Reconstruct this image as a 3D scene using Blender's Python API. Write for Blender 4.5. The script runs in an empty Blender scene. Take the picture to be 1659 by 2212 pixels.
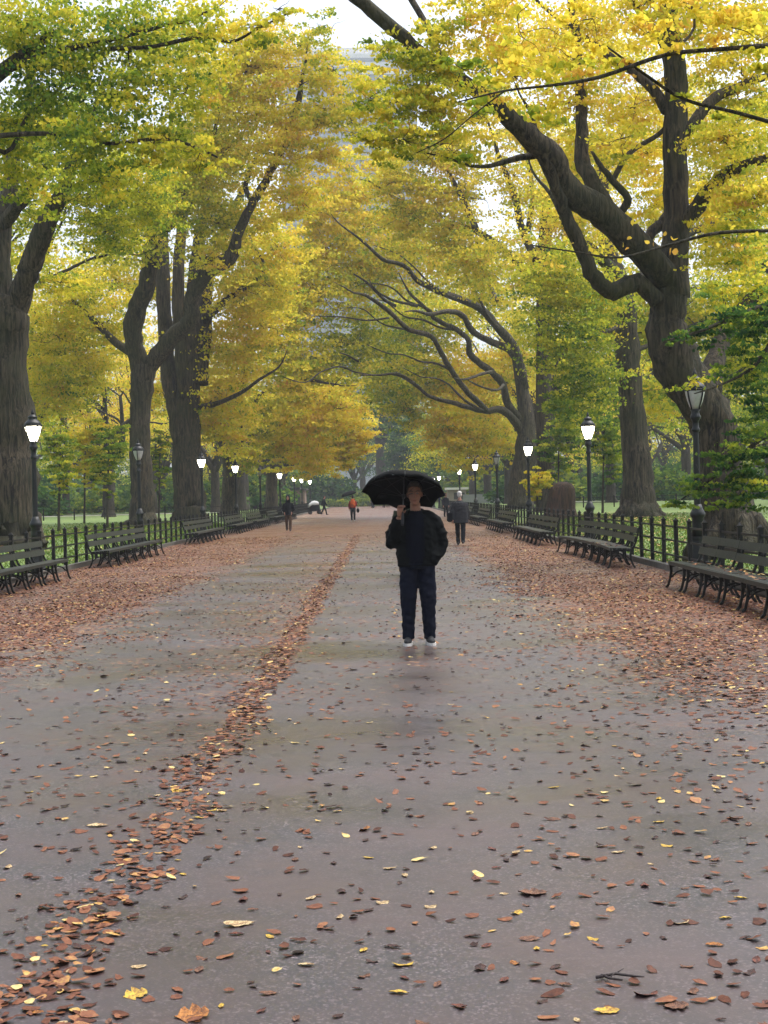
import bpy, bmesh, math, random
import numpy as np
from mathutils import Vector, Matrix

SC = bpy.context.scene
COL = SC.collection
R = math.radians
rnd = random.Random(7)

# ---------------------------------------------------------------- camera
CAM_Z = 1.65
FPX = 3150.0            # focal length in pixels of a 1659 px wide picture
VX, VY = 829.5, 1106.0
cam_data = bpy.data.cameras.new('camera')
cam_data.sensor_fit = 'HORIZONTAL'
cam_data.sensor_width = 36.0
cam_data.lens = 36.0 * FPX / 1659.0
cam_data.clip_start = 0.1
cam_data.clip_end = 6000.0
cam = bpy.data.objects.new('camera', cam_data)
COL.objects.link(cam)
CAM_M = Matrix.Rotation(R(90 - 0.655), 3, 'X') @ Matrix.Rotation(R(-1.45), 3, 'Z')
cam.matrix_world = Matrix.Translation((0, 0, CAM_Z)) @ CAM_M.to_4x4()
SC.camera = cam


def ray(px, py):
    return CAM_M @ Vector(((px - VX) / FPX, -(py - VY) / FPX, -1.0))


def at(px, py, d):
    v = ray(px, py)
    return Vector((0, 0, CAM_Z)) + v * (d / v.y)


def to_px(p):
    v = CAM_M.transposed() @ (Vector(p) - Vector((0, 0, CAM_Z)))
    return VX + FPX * v.x / -v.z, VY - FPX * v.y / -v.z


FENCE_R, FENCE_L = 5.78, -7.95


def ground_z(x):
    """the lawn swells up a little behind each fence"""
    e = max(x - (FENCE_R + 0.2), (FENCE_L - 0.2) - x, 0.0)
    t = min(e / 3.0, 1.0)
    return 0.06 * min(e / 0.2, 1) + 0.44 * t * t * (3 - 2 * t) if e > 0 else 0.0


# ---------------------------------------------------------------- materials
def new_mat(name):
    m = bpy.data.materials.new(name)
    m.use_nodes = True
    nt = m.node_tree
    nt.nodes.clear()
    out = nt.nodes.new('ShaderNodeOutputMaterial')
    return m, nt, out


def N(nt, typ, **kw):
    n = nt.nodes.new(typ)
    for k, v in kw.items():
        setattr(n, k, v)
    return n


def ramp(nt, stops, src, interp='LINEAR'):
    r = N(nt, 'ShaderNodeValToRGB')
    r.color_ramp.interpolation = interp
    els = r.color_ramp.elements
    while len(els) < len(stops):
        els.new(0.5)
    for e, (p, c) in zip(els, stops):
        e.position = p
        e.color = (c[0], c[1], c[2], 1) if not isinstance(c, (int, float)) else (c, c, c, 1)
    nt.links.new(src, r.inputs[0])
    return r.outputs[0]


def noise(nt, scale, detail=4, rough=0.6, vec=None, out='Fac', dist=0.0):
    n = N(nt, 'ShaderNodeTexNoise')
    n.inputs['Scale'].default_value = scale
    n.inputs['Detail'].default_value = detail
    n.inputs['Roughness'].default_value = rough
    n.inputs['Distortion'].default_value = dist
    if vec is not None:
        nt.links.new(vec, n.inputs['Vector'])
    return n.outputs[out]


def mapped(nt, scale=(1, 1, 1), coord='Object'):
    tc = N(nt, 'ShaderNodeTexCoord')
    mp = N(nt, 'ShaderNodeMapping')
    mp.inputs['Scale'].default_value = scale
    nt.links.new(tc.outputs[coord], mp.inputs['Vector'])
    return mp.outputs[0]


def math_n(nt, op, a, b=None, c=None, clamp=False):
    n = N(nt, 'ShaderNodeMath', operation=op, use_clamp=clamp)
    for i, v in enumerate((a, b, c)):
        if v is None:
            continue
        if isinstance(v, (int, float)):
            n.inputs[i].default_value = v
        else:
            nt.links.new(v, n.inputs[i])
    return n.outputs[0]


def mixc(nt, fac, a, b, blend='MIX'):
    n = N(nt, 'ShaderNodeMix', data_type='RGBA', blend_type=blend)
    if isinstance(fac, (int, float)):
        n.inputs[0].default_value = fac
    else:
        nt.links.new(fac, n.inputs[0])
    for i, v in ((6, a), (7, b)):
        if isinstance(v, tuple):
            n.inputs[i].default_value = (v[0], v[1], v[2], 1)
        else:
            nt.links.new(v, n.inputs[i])
    return n.outputs[2]


def bump(nt, h, strength=0.4, dist=0.02):
    b = N(nt, 'ShaderNodeBump')
    b.inputs['Strength'].default_value = strength
    b.inputs['Distance'].default_value = dist
    nt.links.new(h, b.inputs['Height'])
    return b.outputs[0]


def simple(name, col, rough=0.7, var=0.25, scale=12.0, bmp=0.0, bscale=60.0, spec=0.5, metal=0.0, coord='Object'):
    """a plain paint, cloth or stone with blotchy variation of its own"""
    m, nt, out = new_mat(name)
    p = N(nt, 'ShaderNodeBsdfPrincipled')
    v = mapped(nt, coord=coord)
    n = noise(nt, scale, 5, 0.65, v)
    lo = tuple(c * (1 - var) for c in col)
    hi = tuple(min(1, c * (1 + var)) for c in col)
    nt.links.new(ramp(nt, [(0.3, lo), (0.7, hi)], n), p.inputs['Base Color'])
    p.inputs['Roughness'].default_value = rough
    p.inputs['Specular IOR Level'].default_value = spec
    p.inputs['Metallic'].default_value = metal
    if bmp:
        nt.links.new(bump(nt, noise(nt, bscale, 3, 0.6, v), bmp, 0.01), p.inputs['Normal'])
    nt.links.new(p.outputs[0], out.inputs[0])
    return m


LEAF_STOPS = [(0.0, (0.022, 0.066, 0.022)), (0.16, (0.060, 0.140, 0.030)), (0.34, (0.240, 0.330, 0.036)),
              (0.46, (0.520, 0.520, 0.048)), (0.58, (0.800, 0.680, 0.065)), (0.72, (0.820, 0.590, 0.075)), (0.85, (0.680, 0.390, 0.075)),
              (1.0, (0.360, 0.190, 0.070))]


def leaf_material(name, trans=0.45, shift=0.0, spread=0.0, gain=1.0):
    m, nt, out = new_mat(name)
    a = N(nt, 'ShaderNodeAttribute', attribute_name='tint')
    f = a.outputs['Fac']
    if spread:
        oi = N(nt, 'ShaderNodeObjectInfo')
        f = math_n(nt, 'ADD', f, math_n(nt, 'MULTIPLY', math_n(nt, 'SUBTRACT', oi.outputs['Random'], 0.5), spread))
    if shift:
        f = math_n(nt, 'ADD', f, shift)
    stops = [(p, tuple(min(0.8, x * gain) for x in c)) for p, c in LEAF_STOPS]
    col = ramp(nt, stops, f)
    d = N(nt, 'ShaderNodeBsdfDiffuse')
    t = N(nt, 'ShaderNodeBsdfTranslucent')
    mx = N(nt, 'ShaderNodeMixShader')
    mx.inputs[0].default_value = trans
    nt.links.new(col, d.inputs[0])
    nt.links.new(col, t.inputs[0])
    nt.links.new(d.outputs[0], mx.inputs[1])
    nt.links.new(t.outputs[0], mx.inputs[2])
    nt.links.new(mx.outputs[0], out.inputs[0])
    return m


def bark_material(name, dark, light, moss, moss_amt=0.5):
    m, nt, out = new_mat(name)
    p = N(nt, 'ShaderNodeBsdfPrincipled')
    v = mapped(nt, (6.0, 6.0, 0.55))
    ridge = noise(nt, 2.2, 8, 0.72, v, dist=0.6)
    col = ramp(nt, [(0.41, dark), (0.51, tuple((a + b) / 2 for a, b in zip(dark, light))), (0.61, light)], ridge)
    v2 = mapped(nt)
    patch = noise(nt, 0.55, 5, 0.65, v2)
    mfac = math_n(nt, 'MULTIPLY', ramp(nt, [(0.42, 0.0), (0.66, 1.0)], patch), moss_amt)
    col = mixc(nt, mfac, col, moss)
    nt.links.new(col, p.inputs['Base Color'])
    p.inputs['Roughness'].default_value = 0.78
    p.inputs['Specular IOR Level'].default_value = 0.3
    nt.links.new(bump(nt, ridge, 1.0, 0.12), p.inputs['Normal'])
    nt.links.new(p.outputs[0], out.inputs[0])
    return m


M = {}
M['bark'] = bark_material('elm_bark', (0.0055, 0.0045, 0.0030), (0.115, 0.088, 0.055), (0.034, 0.040, 0.013), 0.65)
M['bark_red'] = bark_material('stump_bark', (0.035, 0.020, 0.013), (0.12, 0.065, 0.04), (0.05, 0.05, 0.02), 0.25)
M['bark_far'] = bark_material('far_bark', (0.016, 0.013, 0.009), (0.070, 0.055, 0.038), (0.035, 0.038, 0.016), 0.5)
M['leaf'] = leaf_material('elm_leaf', 0.55, -0.03)
M['leaf_far'] = leaf_material('far_elm_leaf', 0.55, -0.02, 0.20)
M['leaf_bush'] = leaf_material('bush_leaf', 0.35, 0.0, 0.12)
M['iron'] = simple('black_painted_iron', (0.0055, 0.008, 0.0078), 0.42, 0.4, 18, 0.25, 70, 0.35)
M['fence_iron'] = simple('fence_iron', (0.0055, 0.0052, 0.0045), 0.5, 0.5, 9, 0.25, 70, 0.3)
M['slat'] = simple('dark_green_slat', (0.0095, 0.0125, 0.008), 0.50, 0.55, 7, 0.35, 50, 0.35)
M['bench_iron'] = simple('bench_iron', (0.006, 0.006, 0.005), 0.5, 0.4, 20, 0.25, 70, 0.3)
M['kerb'] = simple('kerb_stone', (0.085, 0.080, 0.068), 0.55, 0.45, 5, 0.5, 40)


# ---------------------------------------------------------------- mesh helpers
class MB:
    """collects shapes and links them as ONE mesh object"""

    def __init__(self):
        self.v, self.f = [], []

    def add(self, verts, faces):
        o = len(self.v)
        self.v.extend([tuple(p) for p in verts])
        self.f.extend([tuple(i + o for i in f) for f in faces])
        return self

    def box(self, c, s, rot=None, taper=1.0):
        hx, hy, hz = s[0] / 2, s[1] / 2, s[2] / 2
        vs = []
        for z in (-1, 1):
            k = taper if z > 0 else 1.0
            for x, y in ((-1, -1), (1, -1), (1, 1), (-1, 1)):
                p = Vector((x * hx * k, y * hy * k, z * hz))
                if rot is not None:
                    p = rot @ p
                vs.append(p + Vector(c))
        return self.add(vs, [(3, 2, 1, 0), (4, 5, 6, 7), (0, 1, 5, 4), (1, 2, 6, 5), (2, 3, 7, 6), (3, 0, 4, 7)])

    def tube(self, pts, rad, n=8, cap=True, squash=None, jitter=0.0, flat_axis=None):
        pts = [Vector(p) for p in pts]
        if not hasattr(rad, '__len__'):
            rad = [rad] * len(pts)
        t0 = (pts[1] - pts[0]).normalized()
        ref = Vector((0, 1, 0)) if abs(t0.y) < 0.9 else Vector((1, 0, 0))
        if flat_axis is not None:
            ref = Vector(flat_axis)
        u = (ref - t0 * ref.dot(t0)).normalized()
        vs, fs = [], []
        prev = t0
        for i, p in enumerate(pts):
            if i == 0:
                t = t0
            elif i == len(pts) - 1:
                t = (pts[i] - pts[i - 1]).normalized()
            else:
                t = ((pts[i + 1] - pts[i]).normalized() + (pts[i] - pts[i - 1]).normalized()).normalized()
            q = prev.rotation_difference(t)
            u = (q @ u)
            u = (u - t * u.dot(t)).normalized()
            w = t.cross(u)
            prev = t
            for k in range(n):
                a = 2 * math.pi * k / n + (math.pi / n if n == 4 else 0)
                rr = rad[i] * (1 + (rnd.uniform(-jitter, jitter) if jitter else 0))
                su, sw = (1, 1) if squash is None else squash
                vs.append(p + u * math.cos(a) * rr * su + w * math.sin(a) * rr * sw)
        for i in range(len(pts) - 1):
            for k in range(n):
                a, b = i * n + k, i * n + (k + 1) % n
                fs.append((a, b, b + n, a + n))
        if cap:
            fs.append(tuple(range(n - 1, -1, -1)))
            fs.append(tuple(range((len(pts) - 1) * n, len(pts) * n)))
        return self.add(vs, fs)

    def lathe(self, prof, n=16, c=(0, 0, 0), cap=True, phase=0.0):
        vs, fs = [], []
        for r, z in prof:
            for k in range(n):
                a = 2 * math.pi * k / n + phase
                vs.append((c[0] + r * math.cos(a), c[1] + r * math.sin(a), c[2] + z))
        for i in range(len(prof) - 1):
            for k in range(n):
                a, b = i * n + k, i * n + (k + 1) % n
                fs.append((a, b, b + n, a + n))
        if cap:
            fs.append(tuple(range(n - 1, -1, -1)))
            fs.append(tuple(range((len(prof) - 1) * n, len(prof) * n)))
        return self.add(vs, fs)

    def ell(self, c, r, rot=None, n=12, m=8):
        vs, fs = [], []
        for i in range(m + 1):
            th = math.pi * i / m
            for k in range(n):
                ph = 2 * math.pi * k / n
                p = Vector((r[0] * math.sin(th) * math.cos(ph), r[1] * math.sin(th) * math.sin(ph), r[2] * math.cos(th)))
                if rot is not None:
                    p = rot @ p
                vs.append(p + Vector(c))
        for i in range(m):
            for k in range(n):
                a, b = i * n + k, i * n + (k + 1) % n
                fs.append((a, a + n, b + n, b))
        return self.add(vs, fs)

    def mesh(self, name, mat=None, smooth=True):
        me = bpy.data.meshes.new(name)
        me.from_pydata(self.v, [], self.f)
        me.update()
        if mat:
            me.materials.append(mat)
        if smooth:
            me.polygons.foreach_set('use_smooth', [True] * len(me.polygons))
        return me

    def build(self, name, mat=None, parent=None, smooth=True, loc=None):
        return link(name, self.mesh(name, mat, smooth), parent, loc)


def link(name, me, parent=None, loc=None):
    o = bpy.data.objects.new(name, me)
    COL.objects.link(o)
    if parent is not None:
        o.parent = parent
    if loc is not None:
        o.location = loc
    return o


def tag(o, label=None, cat=None, group=None, kind=None):
    if label:
        o['label'] = label
    if cat:
        o['category'] = cat
    if group:
        o['group'] = group
    if kind:
        o['kind'] = kind
    return o


def empty(name, loc=(0, 0, 0), rz=0.0, label=None, cat=None, group=None):
    o = bpy.data.objects.new(name, None)
    COL.objects.link(o)
    o.location = loc
    o.rotation_euler = (0, 0, rz)
    o.empty_display_size = 0.2
    return tag(o, label, cat, group)


def copy_tree(o, parent=None):
    c = o.copy()
    COL.objects.link(c)
    if parent is not None:
        c.parent = parent
    for ch in list(o.children):
        copy_tree(ch, c)
    return c


def quads_mesh(name, verts, k, mat, tint=None, smooth=False):
    """verts: (n*k, 3) array, k corners per face, every face an island of its own"""
    nv = len(verts)
    nf = nv // k
    me = bpy.data.meshes.new(name)
    me.vertices.add(nv)
    me.vertices.foreach_set('co', np.ascontiguousarray(verts, dtype=np.float32).ravel())
    me.loops.add(nv)
    me.loops.foreach_set('vertex_index', np.arange(nv, dtype=np.int32))
    me.polygons.add(nf)
    me.polygons.foreach_set('loop_start', np.arange(0, nv, k, dtype=np.int32))
    me.update(calc_edges=True)
    if tint is not None:
        a = me.attributes.new('tint', 'FLOAT', 'POINT')
        a.data.foreach_set('value', np.repeat(np.asarray(tint, dtype=np.float32), k))
    me.materials.append(mat)
    return me


def unit(a):
    return a / (np.linalg.norm(a, axis=1, keepdims=True) + 1e-9)


def leaf_verts(rng, c, size, up=0.5, width=0.34, hexa=False, flat=False, rough=.16):
    n = len(c)
    size = np.broadcast_to(np.asarray(size, dtype=float), (n,))[:, None]
    nor = rng.normal(size=(n, 3))
    nor[:, 2] += up
    if flat:
        nor = rng.normal(size=(n, 3)) * rough
        nor[:, 2] += 1.0
    nor = unit(nor)
    u = unit(np.cross(nor, rng.normal(size=(n, 3))))
    v = np.cross(nor, u)
    w = size * width * rng.uniform(0.75, 1.25, (n, 1))
    L = size * 0.5
    f = nor * size * rng.uniform(-0.12, 0.16, (n, 1))
    if hexa:
        pts = [c - u * L, c - u * L * 0.45 + v * w * 0.8 + f * .6, c + u * L * 0.25 + v * w * 0.72 + f * .6, c + u * L,
               c + u * L * 0.25 - v * w * 0.72 + f, c - u * L * 0.45 - v * w * 0.8 + f]
    else:
        pts = [c - u * L, c - u * L * 0.1 + v * w + f, c + u * L, c - u * L * 0.1 - v * w + f]
    return np.stack(pts, axis=1).reshape(-1, 3)


def ragged_leaves(rng, c, size, rough=.25, k=11):
    """torn, cupped leaf outlines of k corners lying roughly flat"""
    n = len(c)
    size = np.asarray(size)[:, None]
    nor = rng.normal(size=(n, 3)) * rough
    nor[:, 2] += 1.0
    nor = unit(nor)
    u = unit(np.cross(nor, rng.normal(size=(n, 3))))
    v = np.cross(nor, u)
    wid = rng.uniform(.22, .42, (n, 1))
    cup = rng.uniform(-.10, .22, (n, 1))
    skew = rng.uniform(-.10, .10, (n, 1))
    out = []
    for i in range(k):
        a = 2 * math.pi * i / k
        r = rng.uniform(.72, 1.12, (n, 1)) * (1.0 if i else 1.15)
        x = .5 * math.cos(a) * r
        y = wid * math.sin(a) * r * (1 - .25 * math.cos(a))
        out.append(c + size * (u * (x + skew * math.sin(a)) + v * y + nor * (cup * (x * x * 1.6 + y * y * 2.5) + rng.normal(size=(n, 1)) * .018)))
    return np.stack(out, axis=1).reshape(-1, 3)

EXPOSURE = 1.3
HAZE = 0.0005

TAU = 2.5
# ---------------------------------------------------------------- trees
def wander(p, q, rng, n=5, amp=0.12, droop=0.0):
    """a crooked line from p to q"""
    p, q = np.array(p, float), np.array(q, float)
    L = np.linalg.norm(q - p)
    out = []
    for i in range(n + 1):
        t = i / n
        k = math.sin(math.pi * t)
        off = rng.normal(size=3) * amp * L * 0.35 * k
        off[2] += droop * L * k
        out.append(p + (q - p) * t + off)
    return out


class Tree:
    """one tree: trunk and limbs in one mesh, leaves in another, both children of an Empty at its foot"""

    def __init__(self, d, seed, leaf=None, mat='leaf', hexa=False):
        self.d = d
        self.rng = np.random.default_rng(seed)
        self.wood = MB()
        self.pts, self.prad = [], []
        self.lc, self.lt, self.ls = [], [], []
        self.leaf = leaf if leaf else max(0.085, 0.0021 * d)
        self.mat, self.hexa = mat, hexa

    def wline(self, pts, rad, n=None):
        pts = [np.array(p, float) for p in pts]
        if n is None:
            n = 12 if max(rad) > 0.25 else 8 if max(rad) > 0.08 else 5
        fine, fr = [], []
        P = [pts[0]] + pts + [pts[-1]]
        for i in range(len(pts) - 1):          # smooth the traced line
            a, b, c, e = P[i], P[i + 1], P[i + 2], P[i + 3]
            for s in range(4):
                t = s / 4
                fine.append(0.5 * ((2 * b) + (c - a) * t + (2 * a - 5 * b + 4 * c - e) * t * t + (3 * b - a - 3 * c + e) * t ** 3))
                fr.append(rad[i] * (1 - t) + rad[i + 1] * t)
        fine.append(pts[-1])
        fr.append(rad[-1])
        if n > 5:                              # kinks and swellings
            for i in range(2, len(fine) - 1):
                fine[i] = fine[i] + self.rng.normal(size=3) * fr[i] * (0.10 if fr[i] < .2 else 0.04)
                fr[i] *= 1 + self.rng.normal() * 0.025
        self.wood.tube(fine, fr, n, jitter=0.09 if n > 5 else 0.0)
        for p, r in zip(fine[1:], fr[1:]):
            self.pts.append(p)
            self.prad.append(r)

    def limb(self, px, dd=(0.0, 0.0)):
        """px: [(x, y, width)] in photograph pixels; dd: how much farther away its start and its end are"""
        n = len(px)
        pts, rad = [], []
        for i, (x, y, w) in enumerate(px):
            d = self.d + dd[0] + (dd[1] - dd[0]) * i / max(1, n - 1)
            pts.append(at(x, y, d))
            rad.append(0.5 * w * d / FPX)
        if px[-1][2] > 4:                           # runs out into a twig
            v = np.array(pts[-1]) - np.array(pts[-2])
            v *= min(1.0, 30 * rad[-1] / (np.linalg.norm(v) + 1e-6))
            for k in range(2):
                w = v * (.7 - .2 * k) + self.rng.normal(size=3) * np.linalg.norm(v) * .14
                pts.append(np.array(pts[-1]) + w)
                rad.append(rad[-1] * (.55, .35)[k])
        self.wline(pts, rad)

    def clump(self, c, n, s, tint, tspread=0.085, shape=(1, 1, 0.30), size=None):
        rng = self.rng
        axis = rng.uniform(0, math.pi)
        o = rng.normal(size=(n, 3)) * s * np.array(shape)
        o[:, 0] *= 1.5
        ca, sa = math.cos(axis), math.sin(axis)
        o = np.stack([o[:, 0] * ca - o[:, 1] * sa, o[:, 0] * sa + o[:, 1] * ca, o[:, 2] - 0.12 * np.abs(o[:, 0])], 1)
        self.lc.append(o + np.array(c))
        self.lt.append(np.clip(tint + rng.normal() * tspread + rng.normal(size=n) * 0.055, 0, 1))
        sz = self.leaf if size is None else size
        self.ls.append(rng.uniform(0.7, 1.25, n) * sz)

    def blob(self, x, y, r, tau=1.5, tint=0.5, dd=0.0, branch=True, nsub=7, depth=1.0, keep=None):
        """leafage round the point seen at x, y, carried by a branch from the nearest limb"""
        rng = self.rng
        d = self.d + dd
        c = np.array(at(x, y, d))
        rw = r * d / FPX
        if branch and self.pts:
            P = np.array(self.pts)
            dist = np.linalg.norm(P - c, axis=1) + np.maximum(0, P[:, 2] - c[2]) * 0.6
            j = int(np.argmin(dist))
            if dist[j] > 0.3:
                ln = wander(P[j], c, rng, 4, 0.20, 0.06)
                r0 = min(self.prad[j] * 0.6, 0.011 * dist[j] + 0.0003 * d)
                self.wline(ln, [r0 * (1 - 0.7 * k / 4) for k in range(5)])
            for _ in range(nsub):
                q = c + rng.normal(size=3) * rw * np.array((0.6, 0.6 * depth, 0.45))
                ln = wander(c, q, rng, 4, 0.22, -0.03)
                r0 = 0.006 * rw + 0.00019 * d
                self.wline(ln, [r0 * (1 - 0.8 * k / 4) for k in range(5)], 4)
        lpx = self.leaf / d * FPX
        ntot = int(TAU * tau * math.pi * r * r / (0.20 * lpx * lpx))
        per = 34
        for _ in range(max(1, ntot // per)):
            while True:
                o = rng.normal(size=3) * 0.55
                if o @ o < 2.4:
                    break
            o = o * rw * np.array((1.0, depth, 0.85))
            p = c + o
            if keep is not None and not keep(*to_px(p)):
                continue
            self.clump(p, per, min(0.16 * rw, 0.03 * d * 0.35 + 0.15), tint)

    def grow(self, p, v, L, r, lvl, top, up, tint, dens):
        rng = self.rng
        p = np.array(p, float)
        v = np.array(v, float)
        n = 5
        line, rad = [p], [r]
        for i in range(n):
            v = v + rng.normal(size=3) * 0.17 + np.array((0, 0, up))
            v /= np.linalg.norm(v)
            p = p + v * L / n
            line.append(p)
            rad.append(r * (1 - 0.5 * (i + 1) / n))
        if r > 0.015:
            self.wline(line, rad)
        if lvl == top:
            for q in line[2:]:
                self.clump(q, dens, 0.16 * L + 0.18, tint, 0.08)
            return
        for k in range(3 if lvl else 4):
            t = rng.uniform(0.45, 1.0) if k else 1.0
            i = min(n, int(round(t * n)))
            a = rng.normal(size=3)
            a -= v * (a @ v)
            a /= np.linalg.norm(a)
            ang = rng.uniform(0.45, 0.95)
            w = v * math.cos(ang) + a * math.sin(ang)
            self.grow(line[i], w, L * rng.uniform(0.58, 0.78), rad[i] * rng.uniform(0.5, 0.7), lvl + 1, top, up * 0.5 - 0.02, tint, dens)

    def finish(self, name, base, label, cat='tree', group=None, bark='bark'):
        base = Vector(base)
        root = empty(name, base, 0, label, cat, group)
        wm = self.wood.mesh('trunk', M[bark])
        wm.transform(Matrix.Translation(-base))
        link('trunk', wm, root)
        if self.lc:
            c = np.concatenate(self.lc) - np.array(base)
            v = leaf_verts(self.rng, c, np.concatenate(self.ls), 0.35, 0.40, self.hexa)
            link('crown', quads_mesh('crown', v, 6 if self.hexa else 4, M[self.mat], np.concatenate(self.lt)), root)
        return root


def foot(px, py, d):
    p = at(px, py, d)
    return Vector((p.x, p.y, ground_z(p.x) - 0.05))


def sky_gap(x, y):
    """thin the crowns where the avenue opens to the sky and the far tower"""
    if 610 < x < 930 and y < 345:
        k = 0.92 if y > 170 else 0.78 if y > 95 else 0.42
        e = min(x - 610, 930 - x) / 70.0
        return rnd.random() < (k if e > 1 else k + (1 - e) * 0.5)
    return True


# --- near tree out of the frame whose spray hangs into the top of the picture
def tree_near_overhang():
    t = Tree(11.5, 21, 0.058, hexa=True)
    t.wline([(7.2, 12.5, -0.1), (7.15, 12.5, 2.2), (7.0, 12.4, 4.6), (6.6, 12.3, 6.5)], [0.5, 0.36, 0.32, 0.26])
    t.wline([(6.95, 12.4, 4.4), at(1900, 60, 12.2), at(1720, 92, 12)], [0.2, 0.09, 0.05])
    t.limb([(1740, 92, 13), (1580, 104, 11), (1440, 118, 10), (1300, 165, 9), (1200, 183, 7), (1090, 196, 5), (990, 220, 3)], (0.4, -0.6))
    t.limb([(1440, 118, 8), (1500, 60, 6), (1480, -30, 4)], (0, 0.6))
    t.wline([(6.9, 12.4, 4.0), at(1900, 360, 12), at(1720, 280, 12)], [0.16, 0.07, 0.045])
    t.limb([(1730, 283, 11), (1600, 245, 9), (1480, 215, 8), (1400, 165, 7), (1310, 100, 4)], (0.5, 0.2))
    t.wline([(7.1, 12.4, 2.8), at(1950, 500, 12), at(1720, 498, 12)], [0.13, 0.06, 0.035])
    t.limb([(1730, 498, 8), (1560, 502, 8), (1450, 528, 6.5), (1340, 556, 5), (1250, 545, 4), (1150, 530, 3)], (0.2, -0.4))
    t.limb([(1090, 196, 4), (1020, 250, 3), (960, 300, 3), (900, 330, 2)], (-0.5, -0.2))
    for x, y, r, tau, ti in ((1250, 120, 90, .5, .66), (1110, 165, 85, .55, .64), (1180, 235, 60, .3, .62), (1400, 70, 70, .4, .66),
                             (1580, 60, 85, .8, .66), (1500, 20, 80, .7, .66), (1640, 150, 60, .5, .6), (1040, 255, 60, .28, .42),
                             (960, 310, 50, .22, .38), (1330, 140, 55, .35, .68), (1450, 195, 40, .3, .66), (1600, 250, 35, .25, .64),
                             (1280, 40, 70, .4, .68), (1120, 60, 80, .35, .66), (1000, 150, 60, .25, .45)):
        t.blob(x, y, r, tau * .55, ti - .05, t.rng.uniform(-0.5, 0.6), True, 4, keep=sky_gap)
    for k in range(26):                                 # single leaves strung along the low twig
        u = t.rng.random()
        p = at(1120 + 520 * u, 545 - 45 * u + t.rng.normal() * 22 + (70 if t.rng.random() < .25 else 0), 11.5)
        t.clump(p, 2, 0.035, 0.68)
    return t.finish('elm_tree', (7.2, 12.5, 0), 'near elm whose thin twigs of big golden leaves hang across the top', 'tree')


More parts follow.
